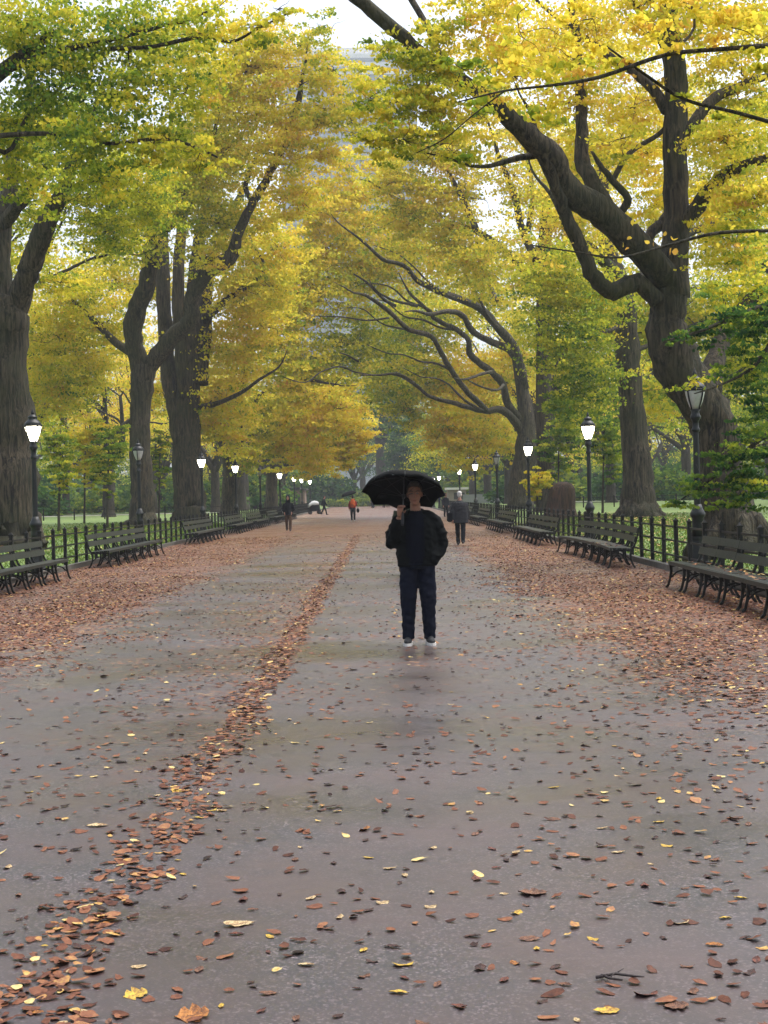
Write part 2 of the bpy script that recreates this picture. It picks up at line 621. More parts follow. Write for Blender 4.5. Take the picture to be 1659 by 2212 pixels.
def tree_right_big():
    t = Tree(31, 5)
    b = foot(1585, 1160, 31)
    t.wline([b + Vector((0.02, 0, -0.1)), b + Vector((0, 0, 0.35)), at(1572, 1090, 31), at(1556, 1010, 31), at(1545, 930, 31), at(1500, 850, 31), at(1455, 765, 31), at(1440, 690, 31), at(1452, 620, 31)],
            [0.92, 0.68, 0.56, 0.50, 0.48, 0.49, 0.50, 0.42, 0.34], 18)
    for a in range(7):                                   # root flare
        an = a * 0.9 + 0.3
        e = b + Vector((math.cos(an) * 1.05, math.sin(an) * 1.0, -0.15))
        t.wline([b + Vector((math.cos(an) * 0.45, math.sin(an) * 0.45, 0.75)), b + Vector((math.cos(an) * 0.85, math.sin(an) * 0.8, 0.25)), e], [0.20, 0.14, 0.06], 8)
    t.limb([(1452, 640, 74), (1460, 520, 56), (1462, 420, 52), (1458, 300, 50), (1462, 190, 50), (1450, 90, 46), (1440, -30, 40), (1450, -160, 30)], (0, 0.6))
    t.limb([(1440, 610, 62), (1420, 580, 62), (1365, 520, 66), (1290, 452, 64), (1225, 410, 60), (1190, 340, 56), (1150, 300, 50), (1095, 250, 40), (1040, 200, 34), (940, 135, 31), (850, 62, 30), (765, -8, 30), (700, -70, 26)], (0, -3.5))
    t.limb([(1320, 480, 42), (1285, 400, 38), (1258, 345, 34), (1256, 260, 26), (1250, 160, 22), (1240, 40, 18), (1225, -40, 14)], (0.2, 1.5))
    t.limb([(1420, 650, 38), (1375, 610, 38), (1335, 630, 40), (1305, 622, 38), (1270, 570, 34), (1230, 480, 30), (1206, 420, 26), (1192, 372, 22), (1165, 320, 15), (1150, 250, 9)], (-0.3, -1.9))
    t.limb([(1335, 465, 18), (1356, 430, 17), (1324, 390, 15), (1296, 356, 12)], (-0.6, -1.0))
    t.limb([(1325, 388, 13), (1360, 330, 12), (1425, 288, 11)], (-0.8, 0.4))
    t.limb([(1482, 480, 34), (1520, 430, 32), (1565, 380, 28), (1630, 350, 22), (1720, 330, 18)], (0, -1.5))
    t.limb([(1482, 290, 28), (1540, 215, 24), (1600, 185, 20), (1690, 150, 15)], (0.2, 1.5))
    t.limb([(1395, 520, 24), (1430, 480, 24), (1450, 455, 20)], (0.6, 0.9))
    t.limb([(1440, 240, 26), (1400, 180, 24), (1330, 130, 18), (1260, 80, 13), (1180, 20, 9)], (0.4, 2))
    t.limb([(1530, 850, 56), (1545, 780, 44), (1570, 715, 36), (1620, 650, 28), (1700, 590, 20)], (0.5, 3))
    t.limb([(960, 150, 15), (935, 80, 15), (890, 0, 15), (850, -60, 12)], (-2.5, -1.5))
    t.limb([(1450, 120, 22), (1395, 40, 18), (1340, -40, 13)], (0.3, -1))
    t.limb([(1190, 330, 20), (1120, 340, 14), (1040, 360, 9), (960, 340, 5)], (-1, -2.5))
    for x, y, r, tau, ti, dd in ((1090, 110, 100, .8, .66, -2), (1010, 215, 80, .5, .60, -3), (1180, 120, 90, .7, .66, 1), (1060, 30, 70, .6, .66, -3),
                                 (1290, 60, 90, .7, .64, 2), (1370, 230, 70, .5, .66, 1), (1560, 300, 80, .8, .56, -1), (1620, 420, 80, .9, .58, -1.5),
                                 (1580, 520, 70, .7, .56, -1), (1620, 230, 70, .8, .54, 1), (1640, 620, 70, .8, .50, 2.5), (1560, 130, 80, .7, .6, 1.5),
                                 (1340, 300, 60, .4, .6, -.8), (980, 330, 60, .4, .52, -2.5), (1400, 0, 80, .7, .64, -1), (1560, 640, 50, .5, .56, 1.5),
                                 (1500, 10, 80, .7, .62, 0), (1230, 220, 60, .35, .62, 1), (1640, 30, 80, .8, .62, 0),
                                 (1260, 330, 60, .5, .62, 2), (1400, 330, 70, .7, .64, 2.5), (1420, 440, 50, .6, .64, 3), (1180, 250, 60, .5, .62, 3), (1550, 430, 60, .8, .62, 3), (900, 150, 60, .7, .50, -3), (930, 250, 60, .8, .55, -3), (860, 220, 60, .7, .54, -3.5), (870, 300, 60, .8, .54, -3.5), (800, 290, 50, .7, .54, -4), (960, 60, 60, .6, .55, -3), (840, 100, 45, .4, .5, -3.5), (880, 120, 70, .6, .54, -3), (800, 210, 60, .6, .55, -4), (930, 190, 60, .7, .56, -3)):
        t.blob(x, y, r, tau, ti, dd, True, 8, keep=sky_gap)
    return t.finish('elm_tree', b, 'massive forked elm behind the unlit lamp, its thick mossy limb arching over the path', 'tree', 'elms lining the promenade')


def tree_right_straight():
    t = Tree(61, 6)
    b = foot(1380, 1110, 61)
    t.wline([b, b + Vector((0, 0, 0.4)), at(1378, 1050, 61), at(1372, 960, 61), at(1362, 840, 61), at(1354, 740, 61), at(1350, 650, 61), at(1320, 560, 61.5), at(1300, 430, 62), at(1310, 300, 63)],
            [1.0, 0.76, 0.66, 0.58, 0.52, 0.5, 0.46, 0.4, 0.32, 0.2], 14)
    for a in range(6):
        an = a * 1.05
        t.wline([b + Vector((math.cos(an) * 0.4, math.sin(an) * 0.4, 0.7)), b + Vector((math.cos(an) * 0.75, math.sin(an) * 0.7, 0.2)), b + Vector((math.cos(an) * 1.15, math.sin(an), -0.1))], [0.28, 0.24, 0.1], 7)
    t.limb([(1330, 590, 30), (1280, 540, 22), (1230, 500, 15), (1190, 420, 9)], (0, -4))
    t.limb([(1350, 640, 26), (1420, 560, 22), (1500, 500, 16), (1600, 470, 10)], (0, 4))
    t.limb([(1355, 700, 14), (1300, 720, 10), (1240, 740, 7), (1200, 790, 4)], (0, -5))
    t.limb([(1358, 760, 12), (1420, 740, 9), (1500, 700, 6)], (0, 4))
    for x, y, r, tau, ti, dd in ((1275, 650, 80, 1.1, .46, -3), (1225, 740, 80, 1.1, .42, -4), (1270, 820, 70, 1.0, .40, -2), (1200, 600, 80, 1.0, .50, -4),
                                 (1320, 720, 70, .9, .44, 4), (1430, 700, 80, 1.0, .52, 6), (1560, 470, 90, .9, .56, 5), (1480, 400, 80, .6, .56, 5),
                                 (1240, 480, 90, .8, .58, -2), (1310, 360, 90, .6, .6, 2), (1400, 480, 60, .5, .56, 4), (1560, 700, 90, .9, .5, 6),
                                 (1640, 560, 80, .9, .56, 6), (1230, 880, 60, .8, .36, -3), (1620, 800, 90, .9, .45, 7), (1420, 860, 60, .8, .6, 8), (1240, 380, 80, .7, .62, 4), (1360, 250, 90, .6, .62, 5), (1500, 250, 90, .6, .6, 6), (1330, 130, 90, .5, .62, 5), (1620, 330, 90, .7, .56, 6), (1400, 600, 60, .8, .56, 5)):
        t.blob(x, y, r, tau, ti, dd)
    return t.finish('elm_tree', b, 'straight grey-brown elm trunk rising behind the curved bench and the lit lamp', 'tree', 'elms lining the promenade')


def tree_right_tall():
    t = Tree(86, 8)
    b = foot(1182, 1092, 86)
    t.wline([b, at(1180, 1050, 86), at(1176, 900, 86), at(1174, 700, 86), at(1176, 560, 86), at(1180, 440, 86), at(1190, 320, 86)], [0.75, 0.55, 0.5, 0.46, 0.42, 0.34, 0.22], 12)
    t.limb([(1176, 600, 20), (1130, 500, 17), (1110, 420, 14), (1075, 330, 9)], (0, -2))
    t.limb([(1178, 520, 18), (1220, 420, 14), (1230, 330, 9)], (0, 2))
    t.limb([(1140, 500, 13), (1150, 420, 11), (1140, 350, 8)], (0, 1))
    t.limb([(1030, 500, 15), (1000, 430, 12), (960, 350, 8)], (-3, -3))
    t.limb([(1172, 640, 18), (1110, 560, 16), (1030, 500, 14), (950, 475, 9), (850, 425, 6)], (0, -3))
    for x, y, r, tau, ti, dd in ((1110, 380, 80, .5, .60, -1), (1180, 420, 70, .5, .62, 0), (1010, 420, 70, .6, .60, -2), (930, 410, 70, .6, .62, -3),
                                 (880, 470, 70, .8, .58, -3), (1040, 560, 80, 1.0, .58, -3), (1150, 580, 70, .7, .6, 1), (980, 500, 70, .8, .56, -3),
                                 (1120, 290, 60, .6, .62, 0), (1210, 330, 60, .6, .62, 2), (950, 340, 60, .9, .60, -3), (860, 390, 60, 1.0, .58, -4), (900, 320, 45, .7, .58, -4), (1000, 300, 60, .7, .6, -2), (1080, 220, 60, .5, .62, 0)):
        t.blob(x, y, r, tau, ti, dd, keep=lambda x, y: not (1025 < x < 1085 and 395 < y < 520) or rnd.random() < .15)
    return t.finish('elm_tree', b, 'tall slim elm stem behind the arching elm, thin gold crown against the sky', 'tree', 'elms lining the promenade')


def c8(pts):
    return [(603.4 + x * .3637, 493.7 + y * .3637, w * .3637) for x, y, w in pts]


def tree_right_arching():
    t = Tree(100, 9)
    b = foot(1122, 1090, 100)
    t.wline([b, b + Vector((0, 0, 0.5)), at(1124, 1040, 100), at(1136, 980, 100), at(1138, 920, 100), at(1128, 840, 100), at(1115, 760, 100)], [1.1, 0.85, 0.75, 0.8, 0.6, 0.42, 0.34], 12)
    t.limb(c8([(1460, 1220, 60), (1330, 1080, 45), (1210, 1085, 34), (1050, 1040, 28), (900, 1000, 22), (820, 940, 16), (700, 870, 14), (560, 870, 10), (440, 850, 8)]), (0, -8))
    t.limb(c8([(1480, 1180, 60), (1360, 1050, 48), (1330, 930, 44), (1260, 850, 42), (1190, 800, 40), (1130, 740, 38), (1120, 660, 32), (1050, 600, 30), (930, 540, 26), (890, 490, 24), (790, 400, 18)]), (0, -6))
    t.limb(c8([(1420, 800, 60), (1370, 720, 50), (1230, 660, 40), (1140, 600, 38), (1080, 510, 34), (1000, 490, 30), (900, 510, 24)]), (0, -7))
    t.limb(c8([(1450, 950, 70), (1400, 720, 60), (1300, 590, 50), (1200, 480, 46), (1100, 430, 44), (940, 370, 40), (820, 310, 30), (740, 220, 26), (610, 180, 24), (500, 80, 16)]), (0, -9))
    t.limb(c8([(1230, 1080, 34), (1180, 1030, 34), (1100, 950, 34), (1020, 840, 34), (960, 740, 32), (900, 640, 30), (770, 600, 30), (650, 490, 26), (520, 400, 20), (440, 380, 12)]), (-3, -10))
    t.limb(c8([(690, 460, 20), (620, 420, 18), (520, 320, 14), (440, 270, 9)]), (-7, -9))
    t.limb(c8([(650, 530, 14), (520, 545, 12), (380, 525, 10), (220, 520, 6)]), (-8, -12))
    t.limb(c8([(820, 460, 20), (690, 430, 16), (590, 380, 12)]), (-6, -8))
    t.limb(c8([(1290, 430, 30), (1250, 340, 26), (1190, 190, 18)]), (-3, 0))
    t.limb(c8([(840, 950, 16), (760, 890, 16), (690, 860, 14), (600, 870, 12), (480, 870, 9)]), (-6, -10))
    t.limb(c8([(470, 790, 14), (400, 750, 10), (360, 740, 7)]), (-9, -11))
    for q in ([(1100, 430, 20), (1010, 400, 16), (900, 330, 13), (800, 230, 10), (700, 150, 7), (560, 100, 5)],
              [(930, 540, 18), (860, 470, 14), (760, 430, 12), (680, 360, 10), (600, 330, 8), (480, 330, 5)],
              [(1050, 600, 18), (960, 590, 14), (860, 545, 12), (740, 520, 9), (640, 440, 7), (560, 420, 5)],
              [(1020, 840, 18), (930, 800, 14), (840, 790, 12), (740, 750, 9), (640, 740, 7), (520, 690, 5)],
              [(1210, 1085, 20), (1100, 1020, 15), (1010, 930, 12), (930, 890, 9), (840, 880, 7), (740, 830, 5)],
              [(1260, 850, 22), (1180, 870, 18), (1110, 895, 14), (1040, 890, 9)],
              [(1300, 590, 24), (1240, 520, 18), (1180, 400, 15), (1120, 300, 11), (1080, 180, 7)],
              [(1330, 930, 20), (1290, 960, 16), (1200, 940, 12), (1120, 900, 8)],
              [(770, 600, 15), (700, 590, 12), (600, 560, 9), (500, 480, 7), (400, 470, 5)]):
        t.limb(c8(q), (-4, -8))
    t.limb(c8([(440, 850, 12), (360, 820, 12), (250, 850, 10), (150, 915, 8), (20, 880, 6)]), (-9, -14))
    for x, y, r, tau, ti, dd in ((700, 640, 75, .9, .50, -10), (790, 590, 80, .9, .52, -8), (880, 540, 80, .9, .52, -8), (980, 570, 80, .9, .52, -5),
                                 (1060, 640, 70, .8, .52, -2), (960, 680, 80, .8, .46, 3), (860, 700, 80, .9, .44, 2), (770, 740, 75, 1.0, .42, -8),
                                 (900, 800, 80, 1.0, .46, 3), (990, 830, 80, .9, .62, 4), (1080, 800, 70, .8, .58, 4), (1030, 920, 70, 1.0, .58, 3),
                                 (1090, 960, 50, .8, .56, 2), (960, 920, 55, .9, .60, 2), (700, 530, 80, .9, .56, -9), (800, 480, 80, .7, .56, -6),
                                 (690, 790, 70, .9, .46, -10), (820, 810, 70, .9, .44, 0), (650, 580, 60, .9, .54, -11), (620, 700, 60, .8, .58, -12),
                                 (1130, 700, 55, .7, .46, 3), (1010, 980, 50, .8, .56, 2), (870, 880, 50, .7, .42, 3), (760, 420, 60, .9, .60, -9), (700, 450, 60, 1.0, .58, -10), (830, 350, 50, .7, .58, -8), (740, 350, 45, .5, .58, -9)):
        t.blob(x, y, r, tau, ti + .04, dd + 4.5, keep=lambda x, y: not (690 < x < 765 and 635 < y < 720) or rnd.random() < .25)
    return t.finish('elm_tree', b, 'arching elm whose dark crooked limbs fan out low over the middle of the path', 'tree', 'elms lining the promenade')


def tree_left_offframe():
    t = Tree(27, 11)
    b = Vector((-11.6, 28, ground_z(-11.6) - 0.05))
    t.wline([b, b + Vector((0, 0, 1)), b + Vector((0.1, 0, 4)), b + Vector((0.3, 0, 6.5))], [1.1, 0.75, 0.6, 0.5], 12)
    t.wline([b + Vector((0.3, 0, 6.3)), at(-300, 330, 27.5), at(-120, 260, 27), at(20, 140, 27), at(120, 70, 27)], [0.4, 0.3, 0.2, 0.12, 0.07])
    t.wline([b + Vector((0.3, 0, 6)), at(-250, 420, 27), at(-80, 300, 26.5)], [0.3, 0.2, 0.13])
    t.limb([(-90, 300, 16), (100, 288, 10), (220, 310, 9), (350, 299, 8), (415, 315, 7), (470, 340, 4)], (-.5, -1.5))
    t.limb([(-120, 240, 18), (60, 130, 13), (200, 95, 11), (320, 65, 9), (365, 50, 8), (400, 47, 7), (440, 28, 5)], (0, -1))
    t.limb([(240, 105, 10), (330, 100, 9), (440, 78, 11), (500, 90, 7), (560, 60, 5), (640, 20, 3)], (-.4, -1.5))
    t.limb([(-100, 250, 14), (10, 330, 11), (60, 250, 8), (130, 200, 5)], (0, 1))
    for x, y, r, tau, ti, dd in ((30, 50, 100, .9, .40, 0), (160, 90, 100, .9, .36, 0), (300, 70, 95, .8, .38, 0), (430, 70, 85, .7, .44, -1), (110, 200, 100, 1.0, .30, 0),
                                 (270, 190, 95, .9, .36, -.5), (400, 200, 80, .6, .44, -1), (20, 270, 90, .9, .34, 1), (180, 300, 80, .9, .36, -1), (330, 310, 70, .8, .42, -1),
                                 (540, 60, 60, .45, .5, -1.5), (60, 380, 80, .7, .40, 1), (220, 390, 70, .6, .42, 0), (600, 20, 50, .35, .46, -1.5), (430, 330, 60, .6, .46, -1.5)):
        t.blob(x, y, r, tau * .85, ti + .06, dd, True, 8, keep=sky_gap)
    return t.finish('elm_tree', b, 'elm beyond the frame edge whose green spray fills the top corner above the bright lamp', 'tree')


def tree_left_edge():
    t = Tree(43, 12)
    b = foot(8, 1175, 43)
    t.wline([b, b + Vector((0, 0, 0.4)), at(12, 1100, 43), at(14, 1000, 43), at(12, 880, 43), at(14, 760, 43), at(16, 690, 43), at(6, 640, 43)], [1.35, 1.08, 0.96, 0.86, 0.74, 0.62, 0.6, 0.44], 16)
    t.limb([(28, 690, 52), (50, 620, 50), (68, 570, 48), (92, 500, 44), (118, 450, 38), (142, 395, 30), (168, 330, 22), (200, 250, 14)], (0, -1.5))
    t.limb([(4, 660, 46), (2, 560, 42), (6, 480, 40), (22, 400, 36), (30, 320, 32), (60, 250, 26), (70, 140, 18)], (0, 1))
    t.limb([(4, 490, 34), (30, 455, 30), (62, 415, 24), (90, 370, 16)], (0.2, -.6))
    t.limb([(60, 320, 22), (120, 250, 17), (150, 235, 12), (190, 180, 8)], (0.5, -1))
    for x, y, r, tau, ti, dd in ((70, 470, 70, .4, .44, 2), (200, 420, 80, .8, .42, -1), (290, 380, 80, .8, .46, -2), (60, 560, 60, .5, .5, 2.5), (230, 500, 70, .8, .46, -1),
                                 (180, 250, 80, .7, .38, -1), (60, 300, 80, .6, .36, 1.5), (330, 460, 60, .7, .48, -2), (130, 610, 50, .5, .54, 2), (110, 340, 60, .5, .38, -2)):
        t.blob(x, y, r, tau, ti, dd)
    return t.finish('elm_tree', b, 'thick forked elm trunk cut by the frame edge, behind the brightest lamp', 'tree', 'elms lining the promenade')


def tree_left_forked():
    t = Tree(72, 13)
    b = foot(308, 1133, 72)
    t.wline([b, b + Vector((0, 0, 0.5)), at(308, 1060, 72), at(303, 980, 72), at(302, 900, 72), at(306, 840, 72), at(310, 790, 72)], [0.95, 0.66, 0.56, 0.52, 0.5, 0.54, 0.62], 14)
    t.limb([(304, 800, 44), (290, 745, 40), (286, 700, 42), (304, 650, 40), (318, 610, 38), (328, 540, 32), (334, 470, 26), (350, 390, 18), (370, 300, 10)], (0, -2))
    t.limb([(318, 795, 40), (350, 755, 36), (382, 720, 34), (412, 690, 34), (416, 640, 32), (450, 585, 34), (498, 556, 32), (512, 510, 22), (540, 450, 19), (575, 390, 18), (610, 310, 17), (640, 235, 15), (652, 170, 9)], (0, -5))
    t.limb([(548, 440, 9), (530, 400, 11), (560, 330, 10), (580, 295, 8), (610, 245, 7)], (-3, -2))
    t.limb([(300, 770, 22), (250, 740, 17), (200, 690, 12), (150, 640, 8)], (0, 2))
    t.limb([(330, 520, 16), (400, 460, 12), (450, 380, 9), (475, 230, 8), (530, 160, 6)], (-1, -4))
    for x, y, r, tau, ti, dd in ((300, 470, 80, .8, .48, -2), (400, 420, 80, .9, .50, -3), (470, 480, 75, .9, .52, -2), (480, 330, 85, .9, .56, -3), (550, 220, 85, 1.0, .62, -4),
                                 (590, 140, 75, .8, .64, -4), (470, 190, 80, .8, .54, -3), (610, 330, 70, .9, .66, -5), (640, 430, 60, .9, .64, -5), (380, 310, 80, .8, .48, -2),
                                 (170, 640, 80, .9, .56, 2), (230, 700, 60, .7, .56, 2), (120, 720, 80, .9, .54, 3), (540, 100, 70, .7, .58, -4), (440, 560, 45, .5, .58, -4),
                                 (180, 800, 70, .9, .56, 3), (100, 840, 80, .9, .56, 4), (560, 480, 60, .8, .60, -1), (640, 270, 55, .8, .64, -5), (390, 110, 80, .7, .5, -1), (700, 330, 45, .8, .62, -6), (690, 260, 40, .6, .62, -6), (680, 170, 40, .5, .56, -6), (760, 260, 45, .6, .54, -7), (650, 100, 50, .6, .54, -5), (700, 60, 45, .35, .5, -6), (790, 180, 45, .6, .54, -7), (720, 150, 60, .7, .54, -6), (720, 240, 60, .8, .58, -6)):
        t.blob(x, y, r, tau, ti, dd, keep=lambda x, y: sky_gap(x, y) or x < 720)
    return t.finish('elm_tree', b, 'elm with elbowed fork and one long bare limb, behind an unlit lamp', 'tree', 'elms lining the promenade')


def tree_left_fluted():
    t = Tree(81, 14)
    b = foot(410, 1126, 81)
    t.wline([b, b + Vector((0, 0, 0.5)), at(408, 1060, 81), at(404, 980, 81), at(404, 900, 81), at(410, 800, 81), at(416, 720, 81), at(420, 620, 81), at(430, 520, 81), at(450, 420, 81), at(470, 320, 82)],
            [1.15, 0.92, 0.84, 0.78, 0.7, 0.6, 0.52, 0.44, 0.34, 0.22, 0.12], 16)
    t.limb([(392, 960, 36), (376, 880, 34), (362, 790, 33), (356, 700, 32), (352, 600, 30), (350, 500, 26), (362, 400, 18), (380, 320, 10)], (-.3, 1.5))
    t.limb([(400, 860, 30), (390, 740, 30), (385, 640, 28), (388, 540, 24), (400, 430, 16), (420, 330, 9)], (-.4, -1))
    t.limb([(432, 830, 36), (440, 720, 34), (444, 640, 30), (460, 560, 24), (500, 460, 16)], (-.2, 2))
    t.limb([(440, 690, 20), (500, 640, 14), (560, 600, 10), (570, 570, 6), (545, 525, 5)], (0, -3))
    t.limb([(430, 880, 14), (500, 860, 10), (560, 820, 7)], (0, -3))
    for x, y, r, tau, ti, dd in ((520, 620, 80, .9, .60, 0), (560, 700, 75, .9, .62, 1), (500, 760, 75, .9, .60, 1), (480, 860, 70, 1.0, .62, 1), (590, 620, 60, .8, .58, -3),
                                 (540, 540, 70, .8, .58, -1), (420, 400, 80, .6, .54, 3), (480, 930, 60, .9, .60, 1), (340, 860, 50, .6, .62, 3), (600, 540, 60, .8, .62, -2),
                                 (250, 600, 80, .8, .56, 5), (340, 620, 60, .7, .58, 4), (460, 300, 80, .7, .56, 3)):
        t.blob(x, y, r, tau, ti, dd)
    return t.finish('elm_tree', b, 'broad fluted elm trunk of bundled upright stems, behind the lit lamp by the short bench', 'tree', 'elms lining the promenade')


def tree_left_wye():
    t = Tree(98, 15)
    b = foot(494, 1116, 98)
    t.wline([b, b + Vector((0, 0, 0.4)), at(497, 1060, 98), at(500, 1020, 98), at(492, 990, 98), at(478, 955, 98), at(466, 920, 98), at(470, 840, 98)], [0.8, 0.58, 0.55, 0.58, 0.42, 0.36, 0.3, 0.22], 10)
    t.limb([(502, 1020, 26), (512, 970, 24), (514, 900, 22), (525, 820, 18), (560, 720, 13), (610, 640, 9)], (0, -4))
    t.limb([(515, 900, 16), (570, 850, 12), (640, 820, 9), (720, 830, 5)], (-1, -7))
    t.limb([(520, 950, 14), (580, 930, 11), (640, 900, 8), (700, 860, 5)], (0, -8))
    for x, y, r, tau, ti, dd in ((560, 900, 70, 1.0, .56, -3), (640, 850, 70, 1.0, .56, -6), (600, 770, 75, .9, .58, -5), (670, 910, 65, 1.0, .66, -7), (620, 970, 50, 1.0, .60, -4),
                                 (540, 990, 45, .8, .55, -2), (640, 640, 70, .8, .60, -5), (720, 880, 60, .9, .64, -8), (570, 640, 70, .8, .58, -4), (690, 980, 45, .9, .66, -6)):
        t.blob(x, y, r, tau, ti, dd)
    return t.finish('elm_tree', b, 'elm with a low Y fork standing behind two lit lamps and the darker benches', 'tree', 'elms lining the promenade')


def tree_left_golden():
    t = Tree(122, 16)
    b = foot(586, 1106, 122)
    t.wline([b, at(586, 1060, 122), at(590, 1000, 122), at(600, 940, 122)], [0.7, 0.5, 0.44, 0.36], 10)
    t.limb([(590, 1000, 20), (640, 985, 14), (690, 950, 11), (740, 915, 6)], (0, -8))
    t.limb([(598, 960, 18), (650, 900, 14), (710, 860, 9), (750, 840, 5)], (0, -8))
    t.limb([(590, 1010, 14), (640, 1000, 10), (700, 985, 8), (760, 990, 4)], (0, -8))
    for x, y, r, tau, ti, dd in ((730, 880, 55, 1.2, .63, -8), (760, 930, 45, 1.2, .63, -8), (700, 940, 60, 1.2, .61, -6), (740, 985, 40, 1.2, .61, -8), (660, 990, 50, 1.1, .60, -4),
                                 (690, 850, 60, 1.0, .60, -5), (780, 960, 28, 1.0, .63, -9), (640, 940, 50, 1.0, .58, -2)):
        t.blob(x, y, r, tau, ti, dd)
    return t.finish('elm_tree', b, 'brightest orange-gold elm, its low drooping boughs over the far path behind the hooded walker', 'tree', 'elms lining the promenade')


def tree_right_green():
    t = Tree(25, 17, 0.075)
    b = Vector((9.2, 25, ground_z(9.2) - 0.05))
    t.wline([b, b + Vector((0, 0, 1.5)), b + Vector((-.2, 0, 3.5)), b + Vector((-.3, 0, 6))], [0.5, 0.3, 0.25, 0.15], 10)
    t.wline([b + Vector((-.2, 0, 3.4)), at(1790, 700, 25), at(1680, 660, 25), at(1600, 680, 24.8), at(1500, 720, 24.5), at(1440, 735, 24.3)], [0.12, 0.08, 0.06, 0.045, 0.025, 0.012])
    t.wline([b + Vector((-.2, 0, 1.9)), at(1800, 950, 25), at(1680, 930, 25), at(1600, 985, 25), at(1530, 1040, 25.3), at(1470, 1080, 25.5)], [0.1, 0.07, 0.055, 0.04, 0.025, 0.01])
    t.wline([at(1700, 660, 25), at(1640, 780, 25), at(1560, 830, 24.6), at(1500, 850, 24.3)], [0.05, 0.035, 0.02, 0.01])
    for x, y, r, tau, ti, dd in ((1640, 700, 65, .7, .21, 0), (1570, 690, 55, .6, .22, -.2), (1500, 720, 40, .5, .21, -.4), (1450, 735, 22, .4, .21, -.6), (1620, 790, 60, .7, .22, 0),
                                 (1640, 960, 60, .9, .22, 0), (1580, 1010, 50, .8, .23, 0), (1520, 1050, 45, .65, .24, .3), (1600, 1060, 50, .7, .23, 0), (1470, 1085, 30, .45, .25, .5), (1650, 1040, 50, .8, .23, 0), (1650, 880, 45, .5, .23, 0)):
        t.blob(x, y, r, tau, ti, dd, True, 7)
    for x, y in ((1490, 830), (1520, 822), (1550, 800), (1505, 815), (1475, 838)):
        t.clump(at(x, y, 24.3), 22, 0.09, 0.5)
    return t.finish('young_tree', b, 'young dark-green tree beyond the frame edge, its leafy sprays reaching past the unlit lamp', 'tree')


for fn in (tree_near_overhang, tree_right_big, tree_right_straight, tree_right_tall, tree_right_arching, tree_left_offframe, tree_left_edge,
           tree_left_forked, tree_left_fluted, tree_left_wye, tree_left_golden, tree_right_green):
    fn()


# --- generic trees for the farther rows: a few kinds, copied
def proto(seed, leaf, dens, H, spread, tint, mat='leaf_far', lean=0.0, trunk=None):
    t = Tree(100, seed, leaf, mat)
    th = trunk if trunk else H * 0.26
    top = np.array((lean, 0.0, th))
    t.wline([(0, 0, -0.2), (0, 0, 0.5), (0.05 * lean, 0, th * .5), top], [H * .042, H * .028, H * .023, H * .021], 10)
    n = 5
    for k in range(n):
        a = 2 * math.pi * k / n + t.rng.uniform(-.4, .4)
        v = (math.cos(a) * spread + lean * .2, math.sin(a) * spread, 1.0)
        t.grow(top + np.array((0, 0, t.rng.uniform(-.8, .3))), v, H * 0.34, H * .014, 1, 3, 0.02, tint, dens)
    t.grow(top, (0, 0, 1), H * .38, H * .015, 1, 3, 0.02, tint, dens)
    return t


kinds = []
for i, (seed, H, sp, ti) in enumerate(((31, 20, .75, .55), (32, 22, .65, .48), (33, 19, .9, .62), (34, 18, .7, .40), (35, 17, .8, .16))):
    t = proto(seed, 0.23, 38, H, sp, ti)
    kinds.append(t.finish('distant_tree', (0, 0, 0), 'x', 'tree', None, 'bark_far'))


def place_tree(k, x, y, s, rz, label, group, used=set()):
    o = kinds[k] if k not in used else copy_tree(kinds[k])
    used.add(k)
    o.location = (x, y, ground_z(x) - 0.05)
    o.scale = (s, s, s * rnd.uniform(.92, 1.06))
    o.rotation_euler = (0, 0, rz)
    tag(o, label, 'tree', group)


GL = 'golden elms along the far end of the promenade'
for i, d in enumerate((112, 132, 146, 160, 175, 190, 206, 222)):
    place_tree((i * 3 + 1) % 4 if i else 1, 12.5 + (i % 2) * 1.2, d, 0.92, i * 1.3, 'far yellowing elm standing in the row behind the lamps and benches', GL)
    if d > 130:
        place_tree((i * 2) % 4, -14.2 - (i % 2), d, 0.92, i * 2.1 + .5, 'far yellowing elm standing in the row behind the lamps and benches', GL)
GB = 'trees crowded behind the lawns'
for side in (-1, 1):
    for j, X in enumerate((21, 31, 43, 57)):
        for i, d in enumerate(range(64 + 14 * j, 235, 24)):
            x = side * (X + rnd.uniform(-2, 2)) + (-1.5 if side < 0 else 0)
            place_tree(rnd.choice((0, 1, 2, 3) if X < 40 else (1, 3, 3)), x, d + rnd.uniform(-5, 5), rnd.uniform(.85, 1.1), rnd.uniform(0, 6.3),
                       'crowded autumn tree farther back across the lawn', GB)
for i, (x, d, k) in enumerate(((-22, 262, 4), (-12, 268, 3), (16, 262, 4), (24, 268, 1), (-34, 265, 1), (37, 262, 3), (-5, 255, 4), (3, 252, 4), (9, 258, 4), (-11, 252, 4), (-4, 285, 2), (4, 290, 2), (12, 275, 4), (-15, 290, 1), (18, 290, 3), (-28, 290, 3), (0, 320, 1), (30, 288, 3), (44, 280, 3), (58, 285, 1), (-46, 282, 3), (-60, 288, 1), (14, 310, 3), (72, 290, 3), (-75, 290, 3))):
    place_tree(k, x, d, 1.0 + .25 * (d > 275), i * 1.1, 'dark tree closing the far end of the avenue behind the hedge', 'trees closing the avenue')

